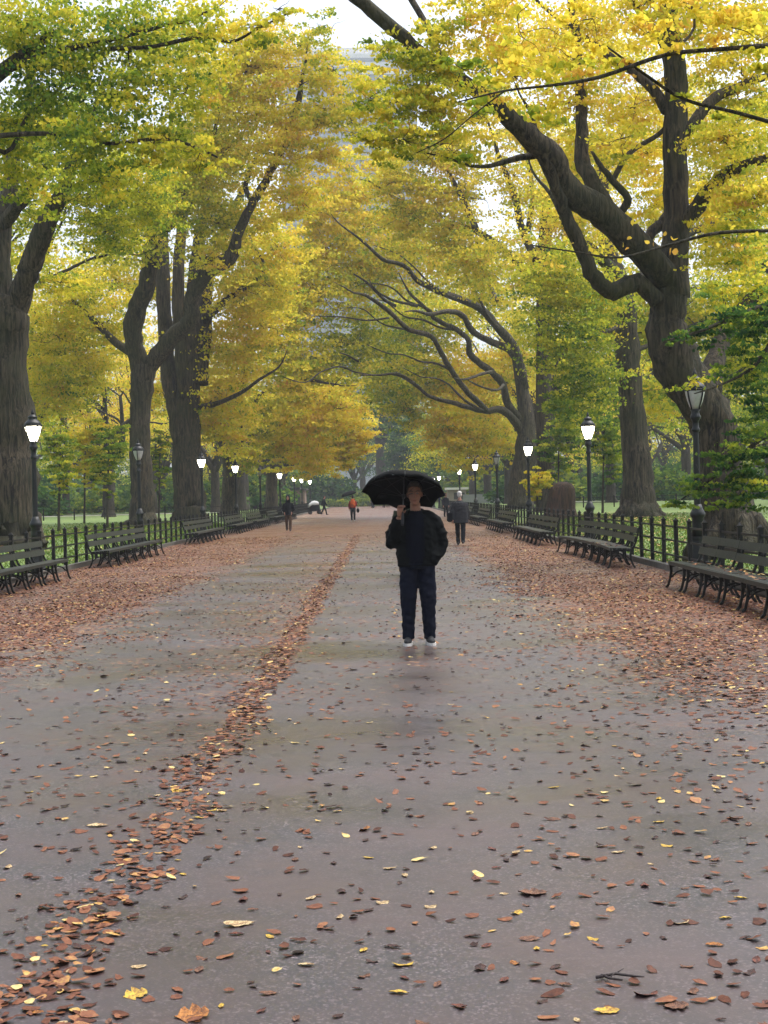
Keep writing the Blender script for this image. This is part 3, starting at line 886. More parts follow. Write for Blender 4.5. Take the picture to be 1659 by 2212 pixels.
# bare-stemmed tree and dark evergreen at the end of the avenue
t = Tree(240, 51, .45, 'leaf_far')
b = Vector(at(822, 1090, 236)); b.z = 0
t.wline([b, at(822, 1040, 236), at(821, 1000, 236), at(822, 950, 236), at(826, 880, 236)], [1.0, .75, .7, .6, .3], 10)
t.limb([(822, 985, 12), (812, 940, 8), (800, 890, 5)], (-4, -4))
t.limb([(822, 965, 12), (845, 920, 9), (870, 870, 5)], (-4, -4))
for x, y, r, tau, ti in ((830, 880, 45, .7, .34), (800, 860, 35, .6, .4), (860, 870, 40, .7, .3), (835, 930, 35, .5, .3)):
    t.blob(x, y, r, tau, ti, -4)
t.finish('distant_tree', b, 'lone far trunk standing in the middle of the view just above the black umbrella', 'tree', None, 'bark_far')
t = Tree(225, 52, .40, 'leaf_bush')
b = Vector(at(895, 1090, 226)); b.z = 0
t.wline([b, at(893, 1020, 226), at(888, 930, 226)], [.6, .45, .2], 8)
for x, y, r, tau, ti in ((890, 960, 36, 1.6, .06), (875, 985, 36, 1.6, .05), (915, 985, 36, 1.6, .07), (930, 1005, 34, 1.5, .06), (880, 1015, 44, 1.7, .05), (910, 925, 26, 1.2, .08), (870, 1050, 36, 1.5, .06), (920, 1045, 36, 1.5, .06), (885, 920, 26, 1.2, .1)):
    t.blob(x, y, r, tau, ti, 0)
t.finish('evergreen_tree', b, 'dark spreading evergreen at the end of the path directly above the black umbrella', 'tree', None, 'bark_far')


# --- saplings on the lawns
def sapling(x, y, topy, wpx, d, tint, label, seed, group=None):
    t = Tree(d, seed, max(.1, .0021 * d))
    b = foot(x, y, d)
    t.wline([b, at(x + 1, (y * 2 + topy) / 3, d), at(x + 2, (y + topy * 2) / 3, d), at(x + 4, topy, d)], [.07, .055, .04, .012], 6)
    n = 7
    for k in range(n):
        u = k / (n - 1)
        yy = topy + (y - topy) * (.08 + .56 * u)
        r = wpx * (.36 + .5 * math.sin(math.pi * min(1, .25 + u * .75)))
        t.blob(x + 3 + t.rng.uniform(-.35, .35) * wpx, yy, r * .62, .8, tint, t.rng.uniform(-.5, .5), True, 3)
    return t.finish('sapling', b, label, 'young tree', group)


sapling(127, 1150, 925, 62, 62, .40, 'thin sapling with a staked stem and yellow-green crown beside the brightest lamp', 61)
sapling(232, 1142, 920, 58, 66, .36, 'upright green sapling with a pale stem between the first lamp and the forked elm', 62)
sapling(343, 1130, 930, 44, 84, .38, 'yellow-green sapling framed between the forked elm and the fluted elm', 63)
sapling(182, 1128, 900, 70, 84, .56, 'golden young tree behind the two green saplings on the lawn', 64)
sapling(1302, 1122, 880, 66, 74, .33, 'bright green sapling just behind the lit lamp by the curved bench', 65)
sapling(1205, 1112, 890, 62, 84, .35, 'green sapling behind the old stump, between two lit lamps', 66)
sapling(1160, 1106, 1020, 44, 66, .56, 'low young tree with ragged yellow leaves beside the stump', 67)


# --- bushes
def bush_proto(seed, tint):
    t = Tree(100, seed, .26, 'leaf_bush')
    for k in range(9):
        a = k * .7
        t.wline([(0, 0, 0), (math.cos(a) * .4, math.sin(a) * .4, .6), (math.cos(a) * .9, math.sin(a) * .9, 1.4)], [.04, .03, .015], 4)
    for k in range(95):
        a, u, h = t.rng.uniform(0, 6.3), math.sqrt(t.rng.random()) * 1.5, t.rng.random()
        t.clump((math.cos(a) * u, math.sin(a) * u, .15 + h * 1.9 * (1 - (u / 1.9) ** 2)), 26, .2, tint, .06, (1, 1, .7))
    return t


bushes = [bush_proto(71, .12).finish('bush', (0, 0, 0), 'x', 'bush', None, 'bark_far'), bush_proto(72, .26).finish('bush', (0, 0, 0), 'x', 'bush', None, 'bark_far')]
used_b = set()


def place_bush(k, x, y, s, label, group=None, z=None):
    o = bushes[k] if k not in used_b else copy_tree(bushes[k])
    used_b.add(k)
    o.location = (x, y, ground_z(x) - .05)
    o.scale = (s * 1.3, s, s * rnd.uniform(.85, 1.1))
    o.rotation_euler = (0, 0, rnd.uniform(-.5, .5))
    tag(o, label, 'bush', group)


GS = 'dark shrubs far behind the lawns'
GF = 'tall shrubs along the far edge of the park'
for side in (-1, 1):
    for i in range(14):
        place_bush(0 if i % 3 else 1, side * (13 + i * 4.3), 226 + rnd.uniform(-8, 14), rnd.uniform(2.6, 3.8), 'tall dark shrub in the screen along the far edge of the park', GF)
for side in (-1, 1):
    for i in range(15):
        x = side * (15 + i * 3.1 + rnd.uniform(-1, 1))
        place_bush(i % 2 if i % 3 else 0, x, 150 + rnd.uniform(-14, 24), rnd.uniform(1.3, 2.2), 'dark shrub in the thicket closing off the far side of the lawn', GS)
place_bush(1, -4.2, 231, 1.5, 'pale green rounded shrub behind the hedge, nearest the walker with the cart')
place_bush(0, -9, 233, 2.4, 'dark green shrub mass behind the far hedge, left of the pale one')
place_bush(0, 3.5, 234, 2.2, 'dark green shrub behind the far hedge under the evergreen')
place_bush(1, 8, 233, 1.8, 'green shrub at the end of the hedge beyond the pair of globe lamps')
hb = bush_proto(73, .22)
hb.lc, hb.lt, hb.ls = [], [], []
for k in range(420):
    hb.clump((hb.rng.uniform(-9, 9), hb.rng.uniform(-.5, .5), hb.rng.uniform(.05, 1.15)), 16, .16, .24 + .1 * hb.rng.random(), .05, (1, 1, .7))
hedge = hb.finish('hedge', (0, 0, 0), 'long low clipped green hedge running across the end of the path', 'hedge', None, 'bark_far')

hedge.location = (0, 228, 0)

# old stump
m = MB()
b = foot(1212, 1116, 66)
prof = [(1.05, -.1), (.78, .12), (.64, .5), (.60, 1.0), (.54, 1.4), (.40, 1.62), (.14, 1.72)]
m.lathe(prof, 18)
mm = m.mesh('tree_stump', M['bark_red'])
for v in mm.vertices:
    a = math.atan2(v.co.y, v.co.x)
    k = 1 + .11 * math.sin(3 * a + 1) + .06 * math.sin(7 * a)
    v.co.x *= k
    v.co.y *= k
    v.co.x += .12 * v.co.z - .1
so = link('tree_stump', mm, None, b)
tag(so, 'tall rounded reddish-brown tree stump on the lawn beside the lit lamp', 'stump')
# ---------------------------------------------------------------- ground, promenade, kerbs
def lawn_material():
    m, nt, out = new_mat('lawn')
    p = N(nt, 'ShaderNodeBsdfPrincipled')
    v = mapped(nt)
    a = noise(nt, 0.35, 5, 0.6, v)
    b = noise(nt, 9.0, 5, 0.7, v)
    c1 = ramp(nt, [(0.3, (0.085, 0.150, 0.034)), (0.55, (0.125, 0.205, 0.045)), (0.75, (0.20, 0.20, 0.055))], a)
    c2 = ramp(nt, [(0.35, (0.06, 0.11, 0.024)), (0.7, (0.17, 0.24, 0.06))], b)
    col = mixc(nt, 0.5, c1, c2)
    vor = N(nt, 'ShaderNodeTexVoronoi', feature='F1')
    vor.inputs['Scale'].default_value = 7.0
    nt.links.new(v, vor.inputs['Vector'])
    spot = ramp(nt, [(0.20, 1.0), (0.30, 0.0)], vor.outputs['Distance'])
    dens = ramp(nt, [(0.42, 0.0), (0.62, 0.8)], noise(nt, 0.5, 3, 0.6, v))
    col = mixc(nt, math_n(nt, 'MULTIPLY', spot, dens), col, (0.30, 0.21, 0.05))
    nt.links.new(col, p.inputs['Base Color'])
    p.inputs['Roughness'].default_value = 0.85
    nt.links.new(bump(nt, b, 0.6, 0.05), p.inputs['Normal'])
    nt.links.new(p.outputs[0], out.inputs[0])
    return m


def path_material():
    m, nt, out = new_mat('wet_asphalt_with_litter')
    p = N(nt, 'ShaderNodeBsdfPrincipled')
    tc = N(nt, 'ShaderNodeTexCoord')
    v = tc.outputs['Object']
    sep = N(nt, 'ShaderNodeSeparateXYZ')
    nt.links.new(v, sep.inputs[0])
    x, y = sep.outputs[0], sep.outputs[1]
    w1 = math_n(nt, 'SUBTRACT', noise(nt, 0.55, 4, 0.6, v), 0.5)
    w2 = math_n(nt, 'SUBTRACT', noise(nt, 2.4, 4, 0.65, v), 0.5)
    wob = math_n(nt, 'ADD', math_n(nt, 'MULTIPLY', w1, 2.4), math_n(nt, 'MULTIPLY', w2, 1.6))
    xr = math_n(nt, 'ADD', x, wob)

    def sstep(src, a, b):
        n = N(nt, 'ShaderNodeMapRange', interpolation_type='SMOOTHSTEP')
        n.inputs['From Min'].default_value = a
        n.inputs['From Max'].default_value = b
        nt.links.new(src, n.inputs['Value'])
        return n.outputs[0]
    mr = sstep(xr, 1.7, 2.9)
    ml = sstep(xr, -3.1, -4.5)
    far = math_n(nt, 'MULTIPLY', sstep(math_n(nt, 'ADD', y, math_n(nt, 'MULTIPLY', wob, 9.0)), 40.0, 60.0), 0.80)
    # the seam full of leaves that runs down the middle
    sx = math_n(nt, 'ADD', math_n(nt, 'ADD', x, 1.12), math_n(nt, 'MULTIPLY', w1, 0.35))
    sx = math_n(nt, 'ADD', sx, math_n(nt, 'MULTIPLY', w2, 0.22))
    seam = sstep(math_n(nt, 'ABSOLUTE', sx), 0.20, 0.04)
    side = math_n(nt, 'MULTIPLY', math_n(nt, 'MULTIPLY', sstep(sx, -1.6, -0.1), sstep(sx, 0.12, -0.05)), 0.40)
    cov = math_n(nt, 'MAXIMUM', math_n(nt, 'MAXIMUM', mr, ml), math_n(nt, 'MAXIMUM', far, math_n(nt, 'MAXIMUM', seam, side)))
    cov = math_n(nt, 'MAXIMUM', cov, math_n(nt, 'MULTIPLY', sstep(w1, -0.05, 0.22), 0.22))
    # flat sodden leaves, one colour to a cell
    dv = N(nt, 'ShaderNodeVectorMath', operation='MULTIPLY_ADD')
    nt.links.new(noise(nt, 26, 3, .6, v, 'Color'), dv.inputs[0])
    dv.inputs[1].default_value = (.055, .055, 0)
    nt.links.new(v, dv.inputs[2])
    vo = N(nt, 'ShaderNodeTexVoronoi', feature='F1')
    vo.inputs['Scale'].default_value = 19.0
    vo.inputs['Randomness'].default_value = 1.0
    nt.links.new(dv.outputs[0], vo.inputs['Vector'])
    cs = N(nt, 'ShaderNodeSeparateXYZ')
    nt.links.new(vo.outputs['Color'], cs.inputs[0])
    lc = ramp(nt, [(0.0, (0.034, 0.012, 0.008)), (0.3, (0.090, 0.031, 0.017)), (0.55, (0.155, 0.057, 0.029)), (0.8, (0.230, 0.092, 0.044)), (0.93, (0.28, 0.15, 0.07)), (1.0, (0.38, 0.26, 0.12))], cs.outputs[0])
    here = math_n(nt, 'LESS_THAN', cs.outputs[1], math_n(nt, 'MULTIPLY', cov, 1.05))
    here = math_n(nt, 'MULTIPLY', here, ramp(nt, [(0.52, 1.0), (0.66, 0.3)], vo.outputs['Distance']))
    here = math_n(nt, 'MULTIPLY', here, sstep(y, 6.0, 19.0))
    gv = N(nt, 'ShaderNodeTexVoronoi', feature='F1')
    gv.inputs['Scale'].default_value = 120.0
    nt.links.new(v, gv.inputs['Vector'])
    gs = N(nt, 'ShaderNodeSeparateXYZ')
    nt.links.new(gv.outputs['Color'], gs.inputs[0])
    grit = gs.outputs[0]
    blot = noise(nt, 1.1, 5, 0.65, v)
    asp = ramp(nt, [(0.0, (0.002, 0.0013, 0.0014)), (0.50, (0.010, 0.0066, 0.0072)), (0.82, (0.060, 0.041, 0.045)), (1.0, (0.230, 0.180, 0.188))], grit)
    pat = noise(nt, 0.45, 6, 0.7, v)
    asp = mixc(nt, ramp(nt, [(0.40, 0.55), (0.60, 0.0)], pat), asp, (0.016, 0.012, 0.015))
    asp = mixc(nt, ramp(nt, [(0.34, 0.0), (0.62, 0.75)], blot), asp, (0.052, 0.026, 0.022))
    nt.links.new(mixc(nt, here, asp, lc), p.inputs['Base Color'])
    # a film of rain, thinner on the leaves and where the surface has drained
    film = noise(nt, 1.0, 5, 0.6, mapped(nt, (0.30, 0.55, 1)))
    ro = ramp(nt, [(0.36, 0.40), (0.66, 0.60)], film)
    ro = math_n(nt, 'ADD', ro, math_n(nt, 'MULTIPLY', here, 0.16))
    nt.links.new(ro, p.inputs['Roughness'])
    nt.links.new(math_n(nt, 'SUBTRACT', 1.0, math_n(nt, 'MULTIPLY', here, 0.75)), p.inputs['Coat Weight'])
    p.inputs['Specular IOR Level'].default_value = 0.25
    p.inputs['Coat IOR'].default_value = 1.46
    nt.links.new(ramp(nt, [(0.36, 0.26), (0.62, 0.54)], film), p.inputs['Coat Roughness'])
    h = math_n(nt, 'ADD', math_n(nt, 'MULTIPLY', grit, 0.5), math_n(nt, 'MULTIPLY', here, 0.8))
    nt.links.new(bump(nt, h, 0.55, 0.008), p.inputs['Normal'])
    nt.links.new(p.outputs[0], out.inputs[0])
    return m


M['lawn'] = lawn_material()
M['path'] = path_material()

PX0, PX1, PY1 = -7.80, 5.64, 226.5
xs = [-1600, -300, -60, -20] + [-7.95 - 0.2 - k * 0.5 for k in range(9, -1, -1)] + [-7.95, 5.78] + [5.98 + k * 0.5 for k in range(10)] + [20, 60, 300, 1600]
xs = sorted(set(xs))
ys = [-60, 0, 20, 60, 120, 200, 400, 800, 2200]
vs = [(x, y, ground_z(x) - 0.03) for y in ys for x in xs]
nx = len(xs)
fs = [(j * nx + i, j * nx + i + 1, (j + 1) * nx + i + 1, (j + 1) * nx + i) for j in range(len(ys) - 1) for i in range(nx - 1)]
tag(MB().add(vs, fs).build('ground', M['lawn']), kind='structure')
tag(MB().add([(PX0, -12, 0), (PX1, -12, 0), (PX1, PY1, 0), (PX0, PY1, 0)], [(0, 1, 2, 3)]).build('path', M['path']), kind='structure')
for x in (PX0 - 0.065, PX1 + 0.065):
    m = MB()
    for k in range(66):                                   # granite lengths with open joints
        m.box((x + rnd.uniform(-.008, .008), -6 + k * 3.6, 0.03 + rnd.uniform(-.006, .006)), (0.13, 3.585, 0.18))
    tag(m.build('path_kerb', M['kerb'], smooth=False), kind='structure')
pale = simple('pale_lawn_path', (0.42, 0.40, 0.37), 0.8, 0.2, 3)
tag(MB().box((-27, 132, 0.49), (26, 3.4, 0.04)).build('lawn_path', pale, smooth=False), kind='structure')
tag(MB().box((20.5, 150, 0.49), (12, 3.0, 0.04)).build('lawn_path', pale, smooth=False), kind='structure')


# ---------------------------------------------------------------- lamps
def lamp_glass(name, lit):
    m, nt, out = new_mat(name)
    p = N(nt, 'ShaderNodeBsdfPrincipled')
    v = mapped(nt)
    p.inputs['Base Color'].default_value = (0.42, 0.42, 0.41, 1)
    nt.links.new(ramp(nt, [(0.3, (0.34, 0.34, 0.33)), (0.7, (0.50, 0.50, 0.48))], noise(nt, 6, 3, 0.6, v)), p.inputs['Base Color'])
    p.inputs['Roughness'].default_value = 0.25
    if lit:
        p.inputs['Emission Color'].default_value = (1.0, 0.93, 0.70, 1)
        p.inputs['Emission Strength'].default_value = 10.0
    else:
        p.inputs['Subsurface Weight'].default_value = 0.0
    nt.links.new(p.outputs[0], out.inputs[0])
    return m


M['glass_lit'] = lamp_glass('lit_lamp_glass', True)
M['glass_unlit'] = lamp_glass('unlit_lamp_glass', False)


def make_lamp(lit):
    root = empty('street_lamp')
    m = MB()
    m.lathe([(.25, 0), (.25, .07), (.215, .10), (.20, .20), (.165, .30), (.150, .50), (.140, .62), (.152, .66), (.152, .70)], 8, phase=math.pi / 8)
    m.build('plinth', M['iron'], root, smooth=False)
    m = MB()
    m.lathe([(.120, .70), (.112, .92), (.108, 1.04), (.142, 1.08), (.146, 1.13), (.128, 1.17), (.098, 1.22), (.078, 1.30)], 16)
    m.build('pedestal', M['iron'], root)
    m = MB()
    prof = [(.066, 1.30), (.062, 1.9), (.056, 2.66)]
    vs, fs, n = [], [], 24
    for r, z in prof:
        for k in range(n):
            a = 2 * math.pi * k / n
            rr = r * (1.0 if k % 2 else .86)
            vs.append((rr * math.cos(a), rr * math.sin(a), z))
    for i in range(2):
        for k in range(n):
            fs.append((i * n + k, i * n + (k + 1) % n, (i + 1) * n + (k + 1) % n, (i + 1) * n + k))
    m.add(vs, fs)
    m.lathe([(.062, 2.64), (.082, 2.67), (.082, 2.70), (.062, 2.73), (.060, 2.84), (.098, 2.90), (.104, 2.93), (.086, 2.96), (.074, 3.02), (.098, 3.06)], 16)
    m.build('post', M['iron'], root)
    g = MB()
    g.lathe([(.084, 3.065), (.112, 3.13), (.148, 3.22), (.176, 3.32), (.188, 3.39), (.180, 3.43)], 20)
    g.build('globe', M['glass_lit' if lit else 'glass_unlit'], root)
    fr = MB()
    for k in range(4):
        a = math.pi / 2 * k + .4
        ca, sa = math.cos(a), math.sin(a)
        fr.tube([(ca * r, sa * r, z) for r, z in ((.094, 3.05), (.122, 3.13), (.158, 3.22), (.188, 3.33), (.202, 3.42))], [.016] * 5, 6)
    fr.lathe([(.198, 3.405), (.212, 3.41), (.212, 3.44), (.198, 3.445)], 20)
    for k in range(8):                                  # small scrolls under the rim
        a = math.pi / 4 * k + .4
        fr.ell((math.cos(a) * .206, math.sin(a) * .206, 3.43), (.026, .026, .034), n=6, m=4)
    fr.build('lantern_frame', M['iron'], root)
    c = MB()
    c.lathe([(.208, 3.445), (.190, 3.49), (.150, 3.54), (.112, 3.565), (.104, 3.60), (.120, 3.62), (.106, 3.645), (.062, 3.67), (.050, 3.69)], 18)
    cap = c.build('cap', M['iron'], root)
    MB().lathe([(.030, 3.69), (.044, 3.72), (.036, 3.75), (.012, 3.80), (.004, 3.83)], 10).build('finial', M['iron'], cap)
    return root


lampU, lampL = make_lamp(False), make_lamp(True)
used_l = set()


def place_lamp(lit, x, y, label, group=None):
    src = lampL if lit else lampU
    o = copy_tree(src) if lit in used_l else src
    used_l.add(lit)
    o.location = (x, y, ground_z(x) - .03)
    o.rotation_euler = (0, 0, rnd.uniform(0, 6.28))
    o.scale = (1, 1, (3.35 - o.location.z) / 3.26)
    tag(o, label, 'lamp', group)


LG = 'lamps along the promenade'
place_lamp(False, 6.02, 28.0, 'tall unlit street lamp rising behind the leaf-strewn bench, in front of the massive elm', LG)
place_lamp(True, 6.00, 42.5, 'lit street lamp with warm amber glass behind the middle of the curved bench', LG)
place_lamp(True, 6.02, 60.4, 'lit street lamp glaring white over the short bench beside the stump', LG)
place_lamp(False, 6.05, 77.5, 'unlit street lamp lost against the dark base of the arching elm', LG)
place_lamp(True, 6.02, 95.4, 'lit round-looking lamp just beyond the grey-coated walker, higher of the two over his head', LG)
place_lamp(True, 6.0, 114.6, 'lit lamp directly above the head of the grey-coated walker', LG)
place_lamp(True, 6.0, 157.0, 'lit lamp touching the umbrella edge, outer one of the close pair', LG)
place_lamp(True, 6.0, 175.0, 'lit lamp touching the umbrella edge, inner one of the close pair', LG)
place_lamp(True, -8.32, 34.8, 'brightest lit street lamp beside the thick trunk at the frame edge', LG)
place_lamp(False, -8.87, 53.0, 'unlit street lamp standing before the forked elm, behind the long bench', LG)
place_lamp(True, -8.33, 67.0, 'lit street lamp against the broad fluted elm trunk', LG)
place_lamp(True, -8.33, 82.4, 'lit street lamp beside the elm with the low Y fork', LG)
place_lamp(False, -8.33, 98.7, 'unlit lamp, a thin dark post between two lit ones beyond the Y-forked elm', LG)
place_lamp(True, -7.98, 112.5, 'lit lamp just above the shoulder of the hooded walker', LG)
place_lamp(True, -8.3, 136.0, 'lit lamp in front of the brown kiosk wall', LG)
place_lamp(True, -8.3, 148.5, 'lit lamp hanging lowest of the far cluster by the kiosk', LG)
place_lamp(True, -8.3, 165.0, 'lit lamp above the covered cart, last of the row by the kiosk', LG)
p = at(805, 1037, 205)
place_lamp(True, p.x, 205, 'small lit lamp standing alone by the umbrella tip before the far trunk')
p = at(1100, 1031, 150)
place_lamp(True, p.x, 150, 'tiny lit lamp out on the lawn in front of the pale monument')


# ---------------------------------------------------------------- fences
def fence(name, p0, p1, n, label, h=0.99, rails=(.30, .60, .88), pw=.074, cap=True, group=None):
    p0, p1 = Vector(p0), Vector(p1)
    root = empty(name, p0, 0, label, 'fence', group)
    d = p1 - p0
    L = d.length
    rz = math.atan2(d.y, d.x)
    pm = MB()
    pm.box((0, 0, h * .5), (pw, pw, h))
    if cap:
        pm.box((0, 0, h + .012), (pw * 1.35, pw * 1.35, .024))
        pm.box((0, 0, h + .048), (pw * .95, pw * .95, .05), taper=.25)
    me = pm.mesh('post', M['fence_iron'], False)
    for k in range(n):
        o = link('post', me, root, d * (k / (n - 1)))
        o.rotation_euler = (rnd.uniform(-.012, .012), rnd.uniform(-.012, .012), rz)
    rm = MB()
    rot = Matrix.Rotation(rz, 3, 'Z')
    seg = 24
    for z in rails:
        for k in range(seg):
            c = d * ((k + .5) / seg) + Vector((0, 0, z))
            rm.box(c, (L / seg, .024, .036), rot)
    rm.build('rails', M['fence_iron'], root, smooth=False)
    return root


fence('iron_fence', (FENCE_R, 17.2, 0.0), (FENCE_R, 146, 0), 100, 'dark iron post-and-rail fence behind the benches on the stump side of the promenade')
fence('iron_fence', (FENCE_L, 25.9, 0.0), (FENCE_L, 154, 0), 100, 'dark iron post-and-rail fence behind the benches on the sapling side of the promenade')
FG = 'low fences out on the lawns'
fence('lawn_fence', (-36, 99, .47), (-11.4, 104, .47), 13, 'low two-rail fence far across the lawn behind the saplings', .8, (.34, .68), .09, False, FG)
fence('lawn_fence', (11.6, 100, .47), (30, 97, .47), 10, 'low two-rail fence far across the lawn behind the stump', .8, (.34, .68), .09, False, FG)


# ---------------------------------------------------------------- benches
def make_bench(n, period=1.26, sag=0.0):
    """n bays along +y from 0; the seat looks towards -x; every joint has a pair of cast legs"""
    L = n * period
    root = empty('park_bench')

    def bow(y):
        return sag * (1 - (2 * y / L - 1) ** 2)

    def strip(m, prof, jit=0.0):
        k = n * 4
        c = [sum(q[0] for q in prof) / 4, sum(q[1] for q in prof) / 4]
        for b in range(n):                                # boards butt at every frame
            ys_ = [b * period + .004 + (period - .008) * i / 3 for i in range(4)]
            dz = rnd.uniform(-jit, jit)
            vs_, fs_ = [], []
            for y in ys_:
                vs_ += [(q[0] + bow(y), y, q[1] + dz) for q in prof]
            for i in range(3):
                for e in range(4):
                    a, b2 = i * 4 + e, i * 4 + (e + 1) % 4
                    fs_.append((a, a + 4, b2 + 4, b2))
            fs_ += [(0, 1, 2, 3), (15, 14, 13, 12)]
            m.add(vs_, fs_)
    s = MB()
    strip(s, [(-.03, .375), (.01, .375), (.01, .435), (-.03, .435)], .003)
    for x in (.02, .125, .23, .335):
        z = .437 - x * .06
        strip(s, [(x, z - .032), (x + .092, z - .035), (x + .092, z - .002), (x, z)], .003)
    s.build('seat', M['slat'], root, smooth=False)
    b = MB()
    for z0, z1 in ((.545, .665), (.725, .845)):
        x0, x1 = .44 + (z0 - .45) * .30, .44 + (z1 - .45) * .30
        strip(b, [(x0, z0), (x0 + .03, z0 - .008), (x1 + .03, z1 - .008), (x1, z1)], .004)
    b.build('backrest', M['slat'], root, smooth=False)
    lm = MB()
    fl = (0, 1, 0)
    lm.tube([(-.085, 0, .0), (-.045, 0, .05), (-.015, 0, .16), (.005, 0, .28), (.0, 0, .375)], [.030, .026, .026, .030, .034], 4, squash=(.8, 1))
    lm.tube([(.50, 0, .0), (.455, 0, .06), (.41, 0, .17), (.40, 0, .28), (.43, 0, .40)], [.030, .026, .026, .030, .034], 4, squash=(.8, 1))
    lm.tube([(-.01, 0, .36), (.2, 0, .372), (.43, 0, .37)], [.03, .026, .03], 4, squash=(.8, 1))
    lm.tube([(.0, 0, .17), (.1, 0, .26), (.2, 0, .285), (.3, 0, .26), (.41, 0, .17)], [.018, .018, .018, .018, .018], 4)
    lm.tube([(.40, 0, .36), (.475, 0, .45), (.53, 0, .58), (.565, 0, .72), (.60, 0, .87)], [.032, .028, .024, .022, .018], 4, squash=(.8, 1))
    me = lm.mesh('leg_frame', M['bench_iron'], False)
    for k in range(n + 1):
        for e in (-.15, .15):
            y = k * period + e
            if k == 0:
                y = .05 if e > 0 else None
            if k == n:
                y = L - .05 if e < 0 else None
            if y is not None:
                link('leg_frame', me, root, (bow(y), y, 0))
    st = MB()
    st.tube([(.2 + bow(y), y, .20) for y in [L * i / 12 for i in range(13)]], [.016] * 13, 5)
    st.build('stretcher', M['bench_iron'], root)
    return root


BG = 'benches along the promenade'
b6, b7, b7s = make_bench(6), make_bench(7), make_bench(7, 1.29, .16)
used_bench = set()


def place_bench(src, right, y0, L, label, dx=0.0):
    o = copy_tree(src) if src.name in used_bench else src
    used_bench.add(src.name)
    if right:
        o.location = (4.74 + dx, y0, 0)
    else:
        o.location = (-6.95 - dx, y0 + L, 0)
        o.rotation_euler = (0, 0, math.pi)
    tag(o, label, 'bench', BG)


place_bench(b6, True, 16.7, 7.56, 'bench strewn with wet leaves, cut off by the frame below the tall unlit lamp')
place_bench(b7s, True, 30.4, 9.03, 'long bench bowed back around a lit lamp, in front of the straight elm', -.02)
place_bench(b7, True, 43.9, 8.82, 'bench set end-on below the white-glaring lamp, next to the stump', -.03)
place_bench(b7, True, 58.2, 8.82, 'bench with a pale wet seat beyond the stump, beside the grey-coated walker')
place_bench(b7, True, 72.4, 8.82, 'dark bench largely hidden behind the grey-coated walker')
place_bench(b7, True, 87.0, 8.82, 'far bench with a gleaming seat seen between the umbrella and the grey-coated walker')
place_bench(b6, False, 24.3, 7.56, 'bench cut off by the frame below the brightest lamp')
place_bench(b7, False, 36.6, 8.82, 'long bench facing the path in front of the forked elm and an unlit lamp')
place_bench(b7, False, 54.2, 8.82, 'bench in front of the broad fluted elm, a gap of bare fence on either end')
place_bench(b7, False, 68.2, 8.82, 'dark bench with curving end just past the lamp by the Y-forked elm')
place_bench(b7, False, 79.4, 8.82, 'dark bench behind the Y-forked elm ending near the hooded walker')
place_bench(b7, False, 93.0, 8.82, 'far bench with a gleaming seat at the elbow of the hooded walker')
place_bench(b7, False, 106.5, 8.82, 'far bench with a pale seat between the hooded walker and the covered cart')


# ---------------------------------------------------------------- buildings and far things
def pane_mat(name, col, rough=.2):
    return simple(name, col, rough, .3, .4)


wallm = simple('brown_render', (0.20, 0.135, 0.115), .8, .2, 1.5, .3, 20)
roofm = simple('dark_roof', (0.05, 0.045, 0.045), .7, .2, 2)
beige = simple('beige_panel', (0.30, 0.25, 0.21), .7, .15, 1.5)
white = simple('white_paint', (0.75, 0.73, 0.70), .5, .06, 3)
greym = simple('grey_panel', (0.24, 0.25, 0.27), .6, .12, 1.2)
darkm = simple('dark_opening', (0.02, 0.02, 0.022), .5, .3, 2)
c = at(618, 1090, 178)
k = empty('kiosk', (c.x, 178, 0), 0, 'brown-walled kiosk behind the lamps on the hooded walker side', 'building')
MB().box((0, 2, 1.25), (4.6, 4, 2.5)).build('wall', wallm, k, smooth=False)
MB().box((0, 2, 2.62), (5.1, 4.6, .2)).box((0, 2, 2.80), (3.4, 3, .16)).build('roof', roofm, k, smooth=False)
w = MB().box((-.9, -.03, 1.4), (1.1, .06, 1.0)).build('window', darkm, k, smooth=False)
MB().box((-.9, -.07, .87), (1.25, .12, .07)).build('sill', roofm, w, smooth=False)
MB().box((1.3, -.03, 1.0), (.9, .06, 2.0)).build('door', roofm, k, smooth=False)
c = at(988, 1090, 175)
k = empty('kiosk', (c.x, 175, 0), 0, 'beige kiosk with a bright white flat roof behind the grey-coated walker', 'building')
MB().box((0, 1.6, 1.05), (2.2, 3.2, 2.1)).build('wall', beige, k, smooth=False)
MB().box((0, 1.5, 2.24), (2.7, 3.9, .26)).build('roof', white, k, smooth=False)
MB().box((.25, -.03, 1.35), (1.3, .06, .8)).build('counter_window', darkm, k, smooth=False)
c = at(1035, 1090, 168)
k = empty('panel_wall', (c.x, 168, 0), 0, 'long grey panelled wall with a dark rail beyond the far benches', 'wall')
MB().box((0, 0, .95), (3.7, .25, 1.1)).build('panel', greym, k, smooth=False)
MB().box((0, -.02, .31), (3.7, .3, .16)).build('rail', darkm, k, smooth=False)
MB().box((0, 0, .12), (3.7, .25, .22)).build('plinth', greym, k, smooth=False)
c = at(1099, 1085, 160)
k = empty('monument', (c.x, 160, ground_z(c.x) - .05), 0, 'pale tapering stone monument on the lawn behind a tiny lit lamp', 'monument')
MB().box((0, 0, .15), (2.2, 1.8, .3)).box((0, 0, .42), (1.7, 1.4, .24)).build('steps', greym, k, smooth=False)
MB().box((0, 0, 1.25), (1.25, 1.1, 1.42), taper=.55).box((0, 0, 2.05), (.8, .7, .14)).build('shaft', simple('pale_stone', (.45, .45, .45), .8, .15, 3), k, smooth=False)
MB().ell((0, 0, 2.28), (.2, .2, .22)).build('urn', greym, k)


